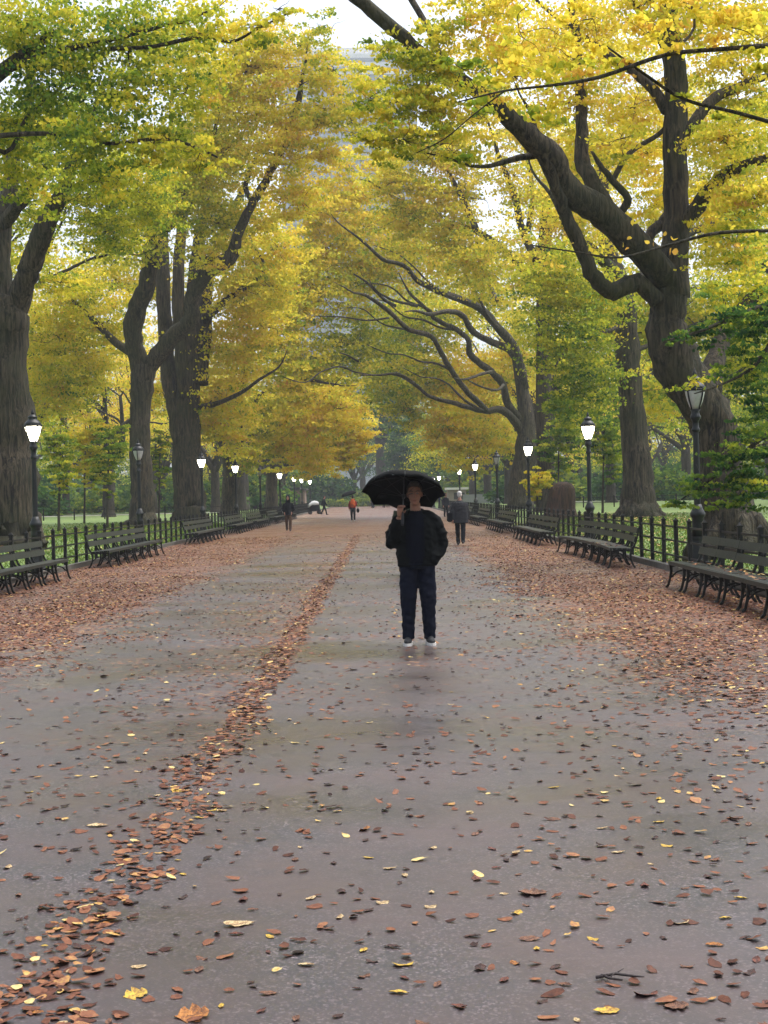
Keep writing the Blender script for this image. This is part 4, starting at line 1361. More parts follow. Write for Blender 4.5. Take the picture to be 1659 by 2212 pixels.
def tower():
    d = 640
    c = at(775, 1090, d)
    top = at(775, 96, d).z
    r = empty('tower_block', (c.x, d, 0), R(4), 'huge pale skyscraper showing dimly through the gap in the canopy', 'skyscraper')
    W, D = 60, 40
    st = simple('hazed_tower_stone', (.27, .29, .33), .7, .10, .05)  # lightened, bluish grey: part of the distance haze is put into this colour
    lt = simple('tower_light_stone', (.62, .61, .60), .6, .06, .05)
    gl = simple('tower_glass', (.19, .21, .25), .3, .25, .08)
    h1 = top - 13
    MB().box((0, D / 2, h1 / 2), (W, D, h1)).build('shaft', st, r, smooth=False)
    m = MB()
    m.box((0, D / 2, h1 + 4.5), (W + 1.2, D + 1.2, 9)).box((0, D / 2, h1 + 11), (W - 8, D - 8, 4))
    m.build('crown_storeys', lt, r, smooth=False)
    MB().box((0, D / 2, h1 - 10.5), (W + .8, D + .8, 1.0)).build('cornice', lt, r, smooth=False)
    band = MB().box((0, -.05, 0), (W - 4, .2, 1.7)).mesh('window_band', gl, False)
    for j in range(40):
        z = h1 - 3.2 - j * 3.7
        if abs(z - (h1 - 10.5)) > 1.8:
            link('window_band', band, r, (0, 0, z))
    for z in (h1 + 2.4, h1 + 6.2):
        link('window_band', band, r, (0, -.6, z))
    pier = MB().box((0, -.35, h1 / 2), (.7, .5, h1)).mesh('pier', st, False)
    for k in range(15):
        link('pier', pier, r, (-W / 2 + 2 + k * (W - 4) / 14, 0, 0))


tower()

# ---------------------------------------------------------------- light
W = bpy.data.worlds.new('World')
SC.world = W
W.use_nodes = True
wn = W.node_tree
wn.nodes.clear()
sky = wn.nodes.new('ShaderNodeTexSky')
sky.sky_type = 'NISHITA'
sky.sun_disc = False
SUN_EL, SUN_ROT = 66.0, 70.0
sky.sun_elevation = R(SUN_EL)
sky.sun_rotation = R(SUN_ROT)
sky.air_density = 1.0
sky.dust_density = 4.0
sky.ozone_density = 1.0
bg = wn.nodes.new('ShaderNodeBackground')
bg.inputs[1].default_value = 0.15
wo = wn.nodes.new('ShaderNodeOutputWorld')
hs = wn.nodes.new('ShaderNodeHueSaturation')          # cloud takes the blue out of the sky
hs.inputs['Saturation'].default_value = 0.50
hs.inputs['Value'].default_value = 1.0
wn.links.new(sky.outputs[0], hs.inputs['Color'])
wn.links.new(hs.outputs[0], bg.inputs[0])
wn.links.new(bg.outputs[0], wo.inputs[0])
sl = bpy.data.lights.new('sun', 'SUN')
sl.energy = 1.2
sl.angle = R(50)
sl.color = (1.0, .965, .92)
so = bpy.data.objects.new('sun', sl)
COL.objects.link(so)
# direction the light comes from: azimuth measured like the sky's rotation, from +y clockwise
az = R(SUN_ROT)
dirv = Vector((math.sin(az) * math.cos(R(SUN_EL)), math.cos(az) * math.cos(R(SUN_EL)), math.sin(R(SUN_EL))))
so.rotation_euler = dirv.to_track_quat('Z', 'Y').to_euler()

SC.view_settings.view_transform = 'Standard'
SC.view_settings.look = 'None'
SC.view_settings.exposure = EXPOSURE
SC.view_settings.gamma = 1.0
SC.render.engine = 'CYCLES'
SC.cycles.use_denoising = True
SC.cycles.max_bounces = 9
SC.cycles.diffuse_bounces = 6
SC.cycles.glossy_bounces = 3
SC.cycles.transmission_bounces = 7
SC.cycles.volume_bounces = 0
SC.cycles.sample_clamp_indirect = 6.0
SC.cycles.caustics_reflective = False
SC.cycles.caustics_refractive = False

if HAZE > 0:
    m, nt, out = new_mat('air')
    pv = N(nt, 'ShaderNodeVolumePrincipled')
    pv.inputs['Color'].default_value = (.86, .90, .95, 1)
    pv.inputs['Density'].default_value = HAZE
    pv.inputs['Anisotropy'].default_value = 0.2
    nt.links.new(pv.outputs[0], out.inputs['Volume'])
    hb_ = MB().box((0, 1050, 104), (3600, 2500, 214)).build('haze', m, smooth=False)
    tag(hb_, kind='stuff')
# ---------------------------------------------------------------- people
from mathutils import noise as mnoise


def fuse(name, mb, voxel, mat, parent=None, smooth_it=4, cut=None, folds=0.0):
    """the shapes of mb grown together into one continuous surface"""
    me = mb.mesh(name + '_raw', None)
    o = bpy.data.objects.new(name + '_raw', me)
    COL.objects.link(o)
    r = o.modifiers.new('r', 'REMESH')
    r.mode = 'VOXEL'
    r.voxel_size = voxel
    s = o.modifiers.new('s', 'SMOOTH')
    s.factor = .5
    s.iterations = smooth_it
    dg = bpy.context.evaluated_depsgraph_get()
    dg.update()
    res = bpy.data.meshes.new_from_object(o.evaluated_get(dg))
    bpy.data.objects.remove(o)
    bpy.data.meshes.remove(me)
    res.name = name
    if folds:                                            # slack in the cloth
        nrm = [v.normal.copy() for v in res.vertices]
        for v, nn in zip(res.vertices, nrm):
            q = v.co
            w = mnoise.noise((q.x * 9, q.y * 9, q.z * 16 + q.x * 6)) + .5 * mnoise.noise((q.x * 22, q.y * 22, q.z * 30))
            v.co = q + nn * (folds * w)
    if cut:
        bm = bmesh.new()
        bm.from_mesh(res)
        bmesh.ops.delete(bm, geom=[f for f in bm.faces if cut(f.calc_center_median())], context='FACES')
        bm.to_mesh(res)
        bm.free()
    res.materials.clear()
    res.materials.append(mat)
    res.polygons.foreach_set('use_smooth', [True] * len(res.polygons))
    return link(name, res, parent)


def cloth(name, col, rough=.9, var=.22, scale=9):
    return simple(name, col, rough, var, scale, .35, 45, .06)


skin = simple('skin', (.40, .20, .13), .5, .1, 14, .1, 90)
lips = simple('lips', (.26, .10, .08), .5, .1, 20)
eyew = simple('eye', (.10, .08, .07), .3, .1, 20)
hairb = simple('brown_hair', (.030, .020, .014), .6, .4, 40, .5, 60)
hairg = simple('grey_hair', (.42, .40, .38), .7, .25, 40, .5, 60)
solem = simple('white_sole', (.62, .60, .56), .7, .1, 10)
shoem = simple('black_canvas', (.012, .012, .014), .8, .3, 20)


def head_shapes(m, c, s=1.0, yaw=0.0, tilt=0.0):
    """skull, jaw, nose, ears and neck; the face looks along -y"""
    c = Vector(c)
    rot = Matrix.Rotation(yaw, 3, 'Z') @ Matrix.Rotation(tilt, 3, 'X')

    def P(x, y, z):
        return c + rot @ Vector((x * s, y * s, z * s))
    m.ell(P(0, .012, .03), (.074 * s, .092 * s, .098 * s), rot)
    m.ell(P(0, -.022, -.045), (.056 * s, .062 * s, .072 * s), rot)
    m.ell(P(0, -.052, -.092), (.030 * s, .026 * s, .024 * s), rot)
    m.tube([P(0, -.082, .025), P(0, -.098, -.006), P(0, -.104, -.026)], [.010 * s, .013 * s, .017 * s], 8)
    for sx in (-1, 1):
        m.ell(P(sx * .076, .012, -.005), (.010 * s, .020 * s, .032 * s), rot, 8, 6)
        m.ell(P(sx * .033, -.070, .030), (.024 * s, .014 * s, .010 * s), rot, 8, 6)
        m.ell(P(sx * .044, -.048, -.030), (.022 * s, .022 * s, .024 * s), rot, 8, 6)
    m.ell(P(0, -.080, -.058), (.024 * s, .012 * s, .012 * s), rot, 8, 6)
    return P, rot


def face_parts(P, rot, s, body):
    e = MB()
    for sx in (-1, 1):
        e = MB().ell(P(sx * .031, -.076, .012), (.013 * s, .008 * s, .0075 * s), rot, 8, 6)
        e.build('eye', eyew, body)
        MB().tube([P(sx * .013, -.086, .033), P(sx * .034, -.086, .040), P(sx * .054, -.074, .034)], [.005 * s] * 3, 6).build('eyebrow', hairb, body)
    MB().tube([P(-.022, -.089, -.056), P(0, -.0955, -.055), P(.022, -.089, -.056)], [.005 * s, .0075 * s, .005 * s], 6).build('mouth', lips, body)


def hand_shapes(m, w, pdir, fdir, s=1.0, curl=1.0, thumb=1):
    """palm with five bent fingers; w wrist, pdir wrist to knuckles, fdir the way the fingers close"""
    p, f = Vector(pdir).normalized(), Vector(fdir).normalized()
    w = Vector(w)
    side = p.cross(f).normalized() * thumb
    k = w + p * .085 * s
    m.tube([w - p * .01 * s, w + p * .045 * s, k], [.026 * s, .036 * s, .034 * s], 8, squash=None)
    for i, (off, ln) in enumerate(((.030, .078), (.010, .086), (-.010, .080), (-.030, .062))):
        a = k + side * off * s
        l1, l2, l3 = ln * .45 * s, ln * .32 * s, ln * .25 * s
        t1, t2, t3 = curl * .9, curl * 1.9, curl * 2.6
        q1 = a + (p * math.cos(t1) + f * math.sin(t1)) * l1
        q2 = q1 + (p * math.cos(t2) + f * math.sin(t2)) * l2
        q3 = q2 + (p * math.cos(t3) + f * math.sin(t3)) * l3
        m.tube([a - p * .012 * s, a, q1, q2, q3], [.010 * s, .0098 * s, .0092 * s, .0086 * s, .007 * s], 7)
    b = w + p * .025 * s + side * .030 * s
    q1 = b + (side * .6 + p * .6 + f * .4).normalized() * .036 * s
    q2 = q1 + (p * .5 + f * .9 - side * .2).normalized() * .030 * s
    m.tube([b - side * .012 * s, b, q1, q2], [.013 * s, .012 * s, .0105 * s, .008 * s], 7)


def shoe(parent, a, yaw=0.0, sole=True, s=1.0, colm=None):
    """shoe under the ankle point a (toe along -y turned by yaw)"""
    rot = Matrix.Rotation(yaw, 3, 'Z')
    c = Vector((a[0], a[1], a[2]))

    def Q(x, y, z):
        return c + rot @ Vector((x * s, y * s, z * s))
    m = MB()
    m.ell(Q(0, -.085, .045), (.046 * s, .115 * s, .036 * s), rot, 12, 8)
    m.ell(Q(0, .035, .058), (.040 * s, .062 * s, .055 * s), rot, 12, 8)
    m.ell(Q(0, -.02, .07), (.040 * s, .075 * s, .04 * s), rot, 12, 8)
    sh = fuse('shoe', m, .012 * max(s, .8), colm or shoem, parent, 3)
    if sole:
        vs = []
        n = 20
        for z in (0.0, .030):
            for i in range(n):
                t = 2 * math.pi * i / n
                y = -.045 + .155 * math.cos(t)
                x = .052 * math.sin(t) * (1.0 + .12 * math.cos(t) * -1)
                vs.append(Q(x, y, z))
        fs = [tuple(range(n - 1, -1, -1)), tuple(range(n, 2 * n))] + [(i, (i + 1) % n, n + (i + 1) % n, n + i) for i in range(n)]
        MB().add(vs, fs).build('sole', solem, sh, smooth=False)
    return sh


def main_person():
    p = at(906, 1394, 16.0)
    X, Y = p.x, 16.0
    root = empty('person', (X, Y, 0), 0, 'person in black jacket and navy trousers facing us under a black umbrella', 'person')
    # skin: one continuous body
    b = MB()
    P, rot = head_shapes(b, (-.012, -.03, 1.655), 1.04, R(-3), R(4))
    b.tube([(-.008, .0, 1.56), (-.006, .012, 1.48), (0, .02, 1.40)], [.056, .058, .075], 12)
    b.tube([(0, .03, 1.40), (0, .03, 1.2), (0, .03, 1.0), (0, .03, .88)], [.13, .14, .12, .13], 14, squash=(.55, 1), flat_axis=(0, 1, 0))
    for sx, hip in ((-1, -.095), (1, .095)):
        b.tube([(hip, .02, .92), (hip * 1.12, .005, .50), (hip * 1.2, .03, .07)], [.085, .058, .030], 10)
        b.tube([(sx * .10, .025, 1.36), (sx * .19, .025, 1.34)], [.055, .045], 8)
        b.ell((hip * 1.22, -.05, .04), (.030, .09, .022), None, 10, 6)
    b.tube([(-.19, .02, 1.36), (-.245, -.03, 1.13), (-.19, -.17, 1.405)], [.046, .042, .030], 8)
    b.tube([(.19, .02, 1.36), (.262, .05, 1.08), (.195, -.03, .985)], [.046, .042, .030], 8)
    hand_shapes(b, (-.182, -.185, 1.425), (.10, -.10, 1.0), (.35, -1.0, .0), 1.02, .95, 1)
    hand_shapes(b, (.195, -.03, .985), (-.35, -.1, -1), (0, 1, 0), .9, .4, 1)
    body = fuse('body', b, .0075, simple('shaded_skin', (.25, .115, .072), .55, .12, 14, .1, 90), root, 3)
    face_parts(P, rot, 1.04, body)
    h = MB()
    h.ell(P(0, .026, .062), (.079, .096, .082), rot, 14, 10)
    h.ell(P(0, .062, .01), (.073, .056, .078), rot, 12, 8)
    h.ell(P(.0, -.044, .116), (.058, .045, .026), rot, 12, 8)
    for sx in (-1, 1):
        h.ell(P(sx * .070, .008, .048), (.013, .038, .042), rot, 8, 6)
    fuse('hair', h, .009, hairb, root, 3)
    navy = cloth('navy_cloth', (.0068, .0085, .0165))
    black = cloth('black_jacket_cloth', (.0040, .0050, .0052), .8)
    knit = cloth('dark_sweater', (.0046, .0056, .0105))
    # trousers
    t = MB()
    t.tube([(0, .02, 1.0), (0, .02, .93), (0, .02, .84)], [.165, .178, .185], 16, squash=(.72, 1.0), flat_axis=(0, 1, 0))
    for sx in (-1, 1):
        t.tube([(sx * .088, .02, .90), (sx * .098, .012, .74), (sx * .108, .0, .55), (sx * .109, .0, .45), (sx * .113, .012, .28), (sx * .117, .012, .065)],
               [.108, .106, .097, .088, .076, .064], 14, squash=(1.0, .98), flat_axis=(0, 1, 0))
        for z, r in ((.10, .056), (.13, .058), (.47, .080)):      # creases at hem and knee
            t.ell((sx * .114, .008, z), (r, r, .012), None, 12, 5)
    fuse('trousers', t, .011, navy, root, 3, None, .010)
    # sweater and open jacket
    s = MB()
    s.tube([(0, .02, 1.42), (0, .01, 1.30), (0, .0, 1.1), (0, .0, .90)], [.135, .178, .180, .182], 16, squash=(.66, 1), flat_axis=(0, 1, 0))
    s.tube([(0, .012, 1.41), (0, .010, 1.478)], [.086, .068], 14)
    fuse('sweater', s, .011, knit, root, 3, cut=lambda c: c.z > 1.468 and (c.x * c.x + (c.y - .0) ** 2) < .0032)
    j = MB()
    j.tube([(0, .03, 1.435), (0, .03, 1.40), (0, .03, 1.33), (0, .02, 1.2), (0, .02, 1.05), (0, .02, .93), (0, .02, .865)],
           [.092, .172, .218, .238, .236, .226, .218], 18, squash=(.66, 1), flat_axis=(0, 1, 0))
    j.tube([(-.16, .03, 1.375), (-.215, .02, 1.32), (-.255, .0, 1.22), (-.268, -.03, 1.13), (-.245, -.08, 1.17), (-.215, -.13, 1.29), (-.188, -.172, 1.39)],
           [.068, .078, .084, .082, .078, .068, .054], 12)
    j.tube([(.16, .03, 1.375), (.215, .03, 1.32), (.255, .045, 1.21), (.268, .055, 1.10), (.245, .02, 1.03), (.19, -.035, .965), (.165, -.045, .91)],
           [.068, .078, .082, .080, .076, .072, .058], 12)
    for sx in (-1, 1):
        j.tube([(sx * .03, .04, 1.43), (sx * .12, .035, 1.415), (sx * .20, .03, 1.355), (sx * .235, .025, 1.27)], [.055, .066, .078, .082], 12)
    for z in (1.245, 1.17, 1.13):
        j.ell((-.262, -.01, z), (.088, .088, .018), None, 10, 5)
        j.ell((.262, .045, z - .02), (.086, .086, .018), None, 10, 5)
    j.tube([(-.1, .03, 1.43), (-.07, .075, 1.465), (0, .10, 1.475), (.07, .075, 1.465), (.1, .03, 1.43)], [.026] * 5, 8)
    fuse('jacket', j, .011, black, root, 3, folds=.012, cut=lambda c: (abs(c.x + .02) < (.10 if c.z > .96 else .075) and c.y < -.06 and c.z < 1.40 and c.z > .88) or (abs(c.x + .01) < .075 and c.y < .0 and c.z > 1.395))
    shoe(root, (-.117, .02, 0), R(-6))
    shoe(root, (.117, .02, 0), R(8))
    # umbrella over the shoulder: its own thing
    tilt = R(-25)
    grip = Vector((X - .150, Y - .228, 1.43))
    u = empty('umbrella', grip, 0, 'open black umbrella held over one shoulder by the person in front', 'umbrella')
    u.rotation_euler = (tilt, R(4), 0)
    canopy = cloth('umbrella_cloth', (.0055, .006, .0062), .7)
    ribm = simple('umbrella_steel', (.05, .05, .05), .35, .2, 20, metal=.8)
    hgt, rim, dep = .455, .455, .20
    n, mrings, per = 8, 7, 6
    vs, fs = [(0, 0, hgt)], []
    NS = n * per
    for i in range(1, mrings + 1):
        tt = i / mrings
        for k in range(NS):
            a = 2 * math.pi * k / NS
            ph = abs(((k % per) / per) - .5) * 2            # 1 on a rib, 0 mid panel
            r = rim * math.sin(tt * math.pi / 2 * .98) * (1 - .085 * tt * tt * (1 - ph * ph))
            z = hgt - dep * (1 - math.cos(tt * math.pi / 2)) ** .92 + .034 * tt * tt * (1 - ph) * (1 if tt < .99 else 1.15)
            vs.append((r * math.cos(a), r * math.sin(a), z))
    for k in range(NS):
        fs.append((0, 1 + k, 1 + (k + 1) % NS))
    for i in range(mrings - 1):
        for k in range(NS):
            a, c2 = 1 + i * NS + k, 1 + i * NS + (k + 1) % NS
            fs.append((a, a + NS, c2 + NS, c2))
    cm = MB().add(vs, fs)
    co = cm.build('canopy', canopy, u)
    md = co.modifiers.new('thickness', 'SOLIDIFY')
    md.thickness = .003
    MB().box((0, 0, 0), (.034, .002, .026)).build('label_patch', simple('grey_label', (.22, .24, .25), .6, .1, 30), co)
    co.children[0].matrix_local = Matrix.Translation((-.03 - .09, -.395, hgt - .165)) @ Matrix.Rotation(R(-52), 4, 'X')
    MB().tube([(0, 0, -.06), (0, 0, hgt - .005)], .0065, 8).build('shaft', ribm, u)
    MB().lathe([(.010, hgt - .01), (.010, hgt + .02), (.004, hgt + .05)], 8).build('ferrule', ribm, u)
    MB().tube([(0, 0, -.12), (0, 0, -.09), (0, 0, -.02), (0, 0, .03)], [.014, .017, .016, .011], 10).build('handle', shoem, u)
    MB().lathe([(.014, .20), (.016, .22), (.014, .25)], 10).build('runner', ribm, u)
    for k in range(n):
        a = 2 * math.pi * k / n
        pts = []
        for i in range(mrings + 1):
            tt = i / mrings
            r = (rim + .004) * math.sin(tt * math.pi / 2 * .98)
            pts.append((r * math.cos(a), r * math.sin(a), hgt - .006 - dep * (1 - math.cos(tt * math.pi / 2)) ** .92))
        MB().tube(pts, .0028, 5).tube([(math.cos(a) * .013, math.sin(a) * .013, .23), pts[4]], .0026, 5).build('rib', ribm, u)


main_person()


def walker(label, X, Y, rz, H, coat, trous, coat_len=.80, stride=0.0, hairm=hairb, hood=False, bulk=1.0, shoes=None, arms='down', sole=False, seat=False):
    """a walking figure; local -y is the way it faces"""
    k = H / 1.75
    root = empty('person', (X, Y, 0), rz, label, 'person')
    root.scale = (k, k, k)
    st = stride
    b = MB()
    P, rot = head_shapes(b, (0, -.03, 1.63), 1.0)
    b.tube([(0, 0, 1.53), (0, .012, 1.40)], [.056, .07], 10)
    b.tube([(0, .02, 1.38), (0, .02, 1.15), (0, .02, .90)], [.13, .13, .13], 12, squash=(.6, 1), flat_axis=(0, 1, 0))
    legs = []
    for sx in (-1, 1):
        f = st * sx
        hip, knee, ank = (sx * .09, .02, .90), (sx * .095, .0 - f * .5 - .01, .49), (sx * .09, .03 - f, .09 + (.05 if f < 0 else 0) * min(1, abs(st) * 4))
        legs.append((hip, knee, ank))
        b.tube([hip, knee, ank], [.08, .055, .036], 10)
        b.ell((ank[0], ank[1] - .07, ank[2] - .04), (.035, .10, .03), None, 8, 6)
    arm = []
    for sx in (-1, 1):
        sh = (sx * .185, .02, 1.35)
        if arms == 'pockets':
            el, wr = (sx * .265, .06, 1.07), (sx * .17, -.08, .93)
        elif arms == 'up' and sx == -1:
            el, wr = (sx * .23, -.05, 1.10), (sx * .13, -.20, 1.30)
        else:
            el, wr = (sx * .235, .03 + st * sx * .3, 1.08), (sx * .235, -.03 + st * sx * .6, .84)
        arm.append((sh, el, wr))
        b.tube([sh, el, wr], [.045, .04, .03], 8)
        if arms == 'up' and sx == -1:
            hand_shapes(b, wr, (.1, -.1, 1), (.3, -1, 0), 1, .95, 1)
        else:
            hand_shapes(b, wr, (0, -.05, -1), (-sx * .6, -.6, 0), 1, .45, sx)
    body = fuse('body', b, .012, skin, root, 2)
    face_parts(P, rot, 1.0, body)
    hm = MB()
    if hood:
        hm.ell(P(0, .03, .035), (.112, .125, .135), rot, 14, 10)
        hm.tube([P(0, .03, -.06), (0, .03, 1.42)], [.10, .13], 12)
        fuse('hood', hm, .014, coat, root, 3, cut=lambda c: (c.x ** 2 / .0044 + (c.z - 1.625) ** 2 / .0085) < 1 and c.y < 0)
    else:
        hm.ell(P(0, .028, .052), (.081, .098, .085), rot, 12, 8)
        hm.ell(P(0, .06, -.005), (.075, .06, .085), rot, 12, 8)
        fuse('hair', hm, .012, hairm, root, 3)
    c = MB()
    hem = 1.42 - coat_len * .78
    c.tube([(0, .02, 1.42), (0, .02, 1.37), (0, .02, 1.28), (0, .02, 1.08), (0, .02, (1.08 + hem) / 2), (0, .02, hem)],
           [.09 * bulk, .165 * bulk, .20 * bulk, .195 * bulk, .20 * bulk, .21 * bulk], 16, squash=(.68, 1), flat_axis=(0, 1, 0))
    for sh, el, wr in arm:
        c.tube([tuple(q * .9 if i == 0 else q for i, q in enumerate(sh)), el, wr], [.075 * bulk, .068 * bulk, .050 * bulk], 10)
    c.tube([(0, .03, 1.39), (0, .03, 1.45)], [.10, .078], 12)
    fuse('coat', c, .014, coat, root, 3, None, .012)
    t = MB()
    t.tube([(0, .02, .98), (0, .02, .84)], [.16, .175], 14, squash=(.72, 1), flat_axis=(0, 1, 0))
    for hip, knee, ank in legs:
        t.tube([hip, knee, (ank[0], ank[1], ank[2] - .03)], [.098, .078, .062], 12)
    fuse('trousers', t, .014, trous, root, 3, None, .010)
    for hip, knee, ank in legs:
        shoe(root, (ank[0], ank[1], ank[2] - .09), 0, sole, 1.0, shoes)
    return root


PI = math.pi
blackc, brownc, greyc, darkc = cloth('black_parka', (.006, .007, .009)), cloth('brown_trousers', (.085, .052, .034)), cloth('grey_wool', (.030, .031, .034)), cloth('dark_trousers', (.009, .010, .013))
redc, bluec, greenc = cloth('red_jacket', (.30, .030, .024)), cloth('blue_grey_coat', (.013, .015, .022)), cloth('olive_coat', (.026, .030, .018))


def gx(px, d):
    return at(px, 1085, d).x


walker('person in a black hooded parka and brown trousers walking towards us along the leafy edge', gx(622, 72), 72, 0, 1.76, blackc, brownc, .80, .10, hood=True, bulk=1.12, arms='pockets')
walker('person in a red jacket seen from behind, wearing an orange backpack and white shoes', gx(762, 94), 94, PI, 1.72, redc, darkc, .66, .05, arms='up', shoes=solem)
walker('person in dark clothes striding sideways past the covered cart', gx(700, 133), 133, PI * .62, 1.74, bluec, darkc, .74, .30)
walker('grey-haired person in a long grey coat walking away along the bench side', gx(993, 46.4), 46.4, PI - .1, 1.72, greyc, darkc, .90, .26, hairm=hairg, bulk=1.32)
walker('person in an olive coat almost hidden behind the one holding the black umbrella', gx(874, 30), 30, PI, 1.70, greenc, brownc, 1.1, .16, shoes=solem)
walker('person in dark blue standing by the far benches, half covered by the umbrella edge', gx(963, 104), 104, .4, 1.70, bluec, darkc, .8, .05)
FPG = 'far walkers whose legs show under the umbrella rim'
walker('tiny far walker in black whose white shoes show below the umbrella tip', gx(805, 181), 181, 0, 1.76, blackc, darkc, .7, .12, shoes=solem)
walker('tiny far walker in dark blue, first of two close together under the umbrella rim', gx(829, 190), 190, 0, 1.76, bluec, darkc, .7, .14)
walker('tiny far walker in brown trousers beside another under the umbrella rim', gx(838, 193), 193, .3, 1.74, blackc, brownc, .7, .16)

# things they carry
d = 94
x = gx(762, d)
bp = empty('backpack', (x, d - .22, 1.02), 0, 'orange backpack with a dark red edge on the back of the person in red', 'backpack')
m = MB().ell((0, 0, .19), (.17, .11, .26), None, 14, 10).ell((0, -.01, .05), (.17, .12, .16), None, 14, 8)
orange = cloth('orange_nylon', (.62, .13, .035), .6)
fuse('pack', m, .014, orange, bp, 3)
MB().ell((0, -.105, .09), (.115, .05, .10), None, 12, 8).build('pocket', cloth('dark_orange_nylon', (.52, .10, .03), .6), bp)
for sx in (-1, 1):
    MB().tube([(sx * .09, .06, .40), (sx * .11, .20, .46), (sx * .11, .34, .36), (sx * .12, .30, .12), (sx * .12, .08, .02)], .02, 6, squash=(1, .5)).build('strap', redc, bp)
u = empty('umbrella', (x - .14, d + .20, 1.38), 0, 'small black umbrella over the person with the orange backpack', 'umbrella')
u.rotation_euler = (R(6), R(-14), 0)
vs, fs = [(0, 0, .62)], []
for i in range(1, 6):
    for k in range(24):
        a = 2 * PI * k / 24
        ph = abs((k % 3) / 3 - .5) * 2
        r = .50 * math.sin(i / 5 * PI / 2) * (1 - .04 * (i / 5) * (1 - ph))
        vs.append((r * math.cos(a), r * math.sin(a), .62 - .24 * (1 - math.cos(i / 5 * PI / 2))))
for k in range(24):
    fs.append((0, 1 + k, 1 + (k + 1) % 24))
for i in range(4):
    for k in range(24):
        a, c2 = 1 + i * 24 + k, 1 + i * 24 + (k + 1) % 24
        fs.append((a, a + 24, c2 + 24, c2))
co = MB().add(vs, fs).build('canopy', cloth('far_umbrella_cloth', (.012, .013, .014), .55), u)
md = co.modifiers.new('thickness', 'SOLIDIFY')
md.thickness = .004
MB().tube([(0, 0, -.10), (0, 0, .62)], .008, 6).build('shaft', darkm, u)
MB().tube([(0, 0, -.14), (0, 0, -.02)], .017, 8).build('handle', shoem, u)
hbag = empty('handbag', (x + .32, d, .62), 0, 'dark bag hanging at the side of the person with the orange backpack', 'bag')
fuse('pouch', MB().ell((0, 0, .10), (.10, .14, .15), None, 12, 8), .014, darkc, hbag, 2)
MB().tube([(0, -.1, .2), (0, -.03, .34), (0, .03, .34), (0, .1, .2)], .010, 5).build('strap', darkc, hbag)
d = 46.4
x = gx(993, d)
sb = empty('shoulder_bag', (x - .33, d - .02, .78), 0, 'black shoulder bag at the hip of the grey-haired person', 'bag')
fuse('pouch', MB().box((0, 0, .13), (.17, .32, .26)).ell((0, 0, .05), (.10, .17, .09)), .016, blackc, sb, 3)
MB().tube([(0, -.12, .25), (.10, -.19, .50), (.30, -.15, .70), (.36, .0, .70), (.30, .17, .64), (.04, .14, .3), (0, .12, .25)], .014, 6, squash=(1, .5)).build('strap', blackc, sb)

# covered cart
d = 140
x = gx(679, d)
ct = empty('covered_cart', (x, d, 0), R(8), 'dark cart half covered by a bright white sheet near the far benches', 'cart')
MB().box((0, 0, .72), (1.05, .7, .62), taper=.86).box((0, 0, .36), (1.15, .75, .10)).build('body', bluec, ct, smooth=False)
sh = MB()
vs, fs = [], []
for i in range(9):
    for k in range(7):
        u_, v_ = i / 8 - .5, k / 6 - .5
        vs.append((u_ * 1.0 - .10, v_ * .86, 1.16 + .14 * math.cos(u_ * 3) * math.cos(v_ * 3) - 1.5 * max(0, abs(v_) - .32) - .55 * max(0, -u_ - .1) + .03 * math.sin(9 * u_ + 5 * v_)))
for i in range(8):
    for k in range(6):
        a = i * 7 + k
        fs.append((a, a + 7, a + 8, a + 1))
s_ = sh.add(vs, fs).build('sheet', simple('wet_white_sheet', (.42, .43, .44), .6, .12, 3), ct)
s_.modifiers.new('thickness', 'SOLIDIFY').thickness = .012
for sx in (-.42, .42):
    for sy in (-.34, .34):
        w = MB().lathe([(.16, -.03), (.18, -.015), (.18, .015), (.16, .03)], 14)
        wm = w.mesh('wheel', shoem)
        wm.transform(Matrix.Translation((sx, sy, .18)) @ Matrix.Rotation(PI / 2, 4, 'X'))
        link('wheel', wm, ct)
MB().tube([(.55, -.3, .9), (.78, -.3, 1.0), (.78, .3, 1.0), (.55, .3, .9)], .018, 6).build('handle', darkm, ct)
# ---------------------------------------------------------------- fallen leaves
from mathutils import noise as mnoise


def litter_material(name, stops):
    m, nt, out = new_mat(name)
    a = N(nt, 'ShaderNodeAttribute', attribute_name='tint')
    p = N(nt, 'ShaderNodeBsdfPrincipled')
    vv = mapped(nt)
    mot = math_n(nt, 'MULTIPLY', math_n(nt, 'SUBTRACT', noise(nt, 42, 4, .7, vv), .5), .75)
    nt.links.new(ramp(nt, stops, math_n(nt, 'ADD', a.outputs['Fac'], mot)), p.inputs['Base Color'])
    nt.links.new(bump(nt, noise(nt, 120, 2, .6, vv), .4, .004), p.inputs['Normal'])
    p.inputs['Roughness'].default_value = .5
    p.inputs['Specular IOR Level'].default_value = .15
    nt.links.new(p.outputs[0], out.inputs[0])
    return m


LIT = [(0.0, (.012, .006, .005)), (.15, (.044, .016, .010)), (.38, (.108, .040, .022)), (.6, (.19, .076, .038)), (.76, (.28, .135, .062)), (.88, (.42, .25, .065)), (1.0, (.52, .42, .18))]
M['litter'] = litter_material('fallen_leaf', LIT)


def sst(x, a, b):
    t = min(1, max(0, (x - a) / (b - a)))
    return t * t * (3 - 2 * t)


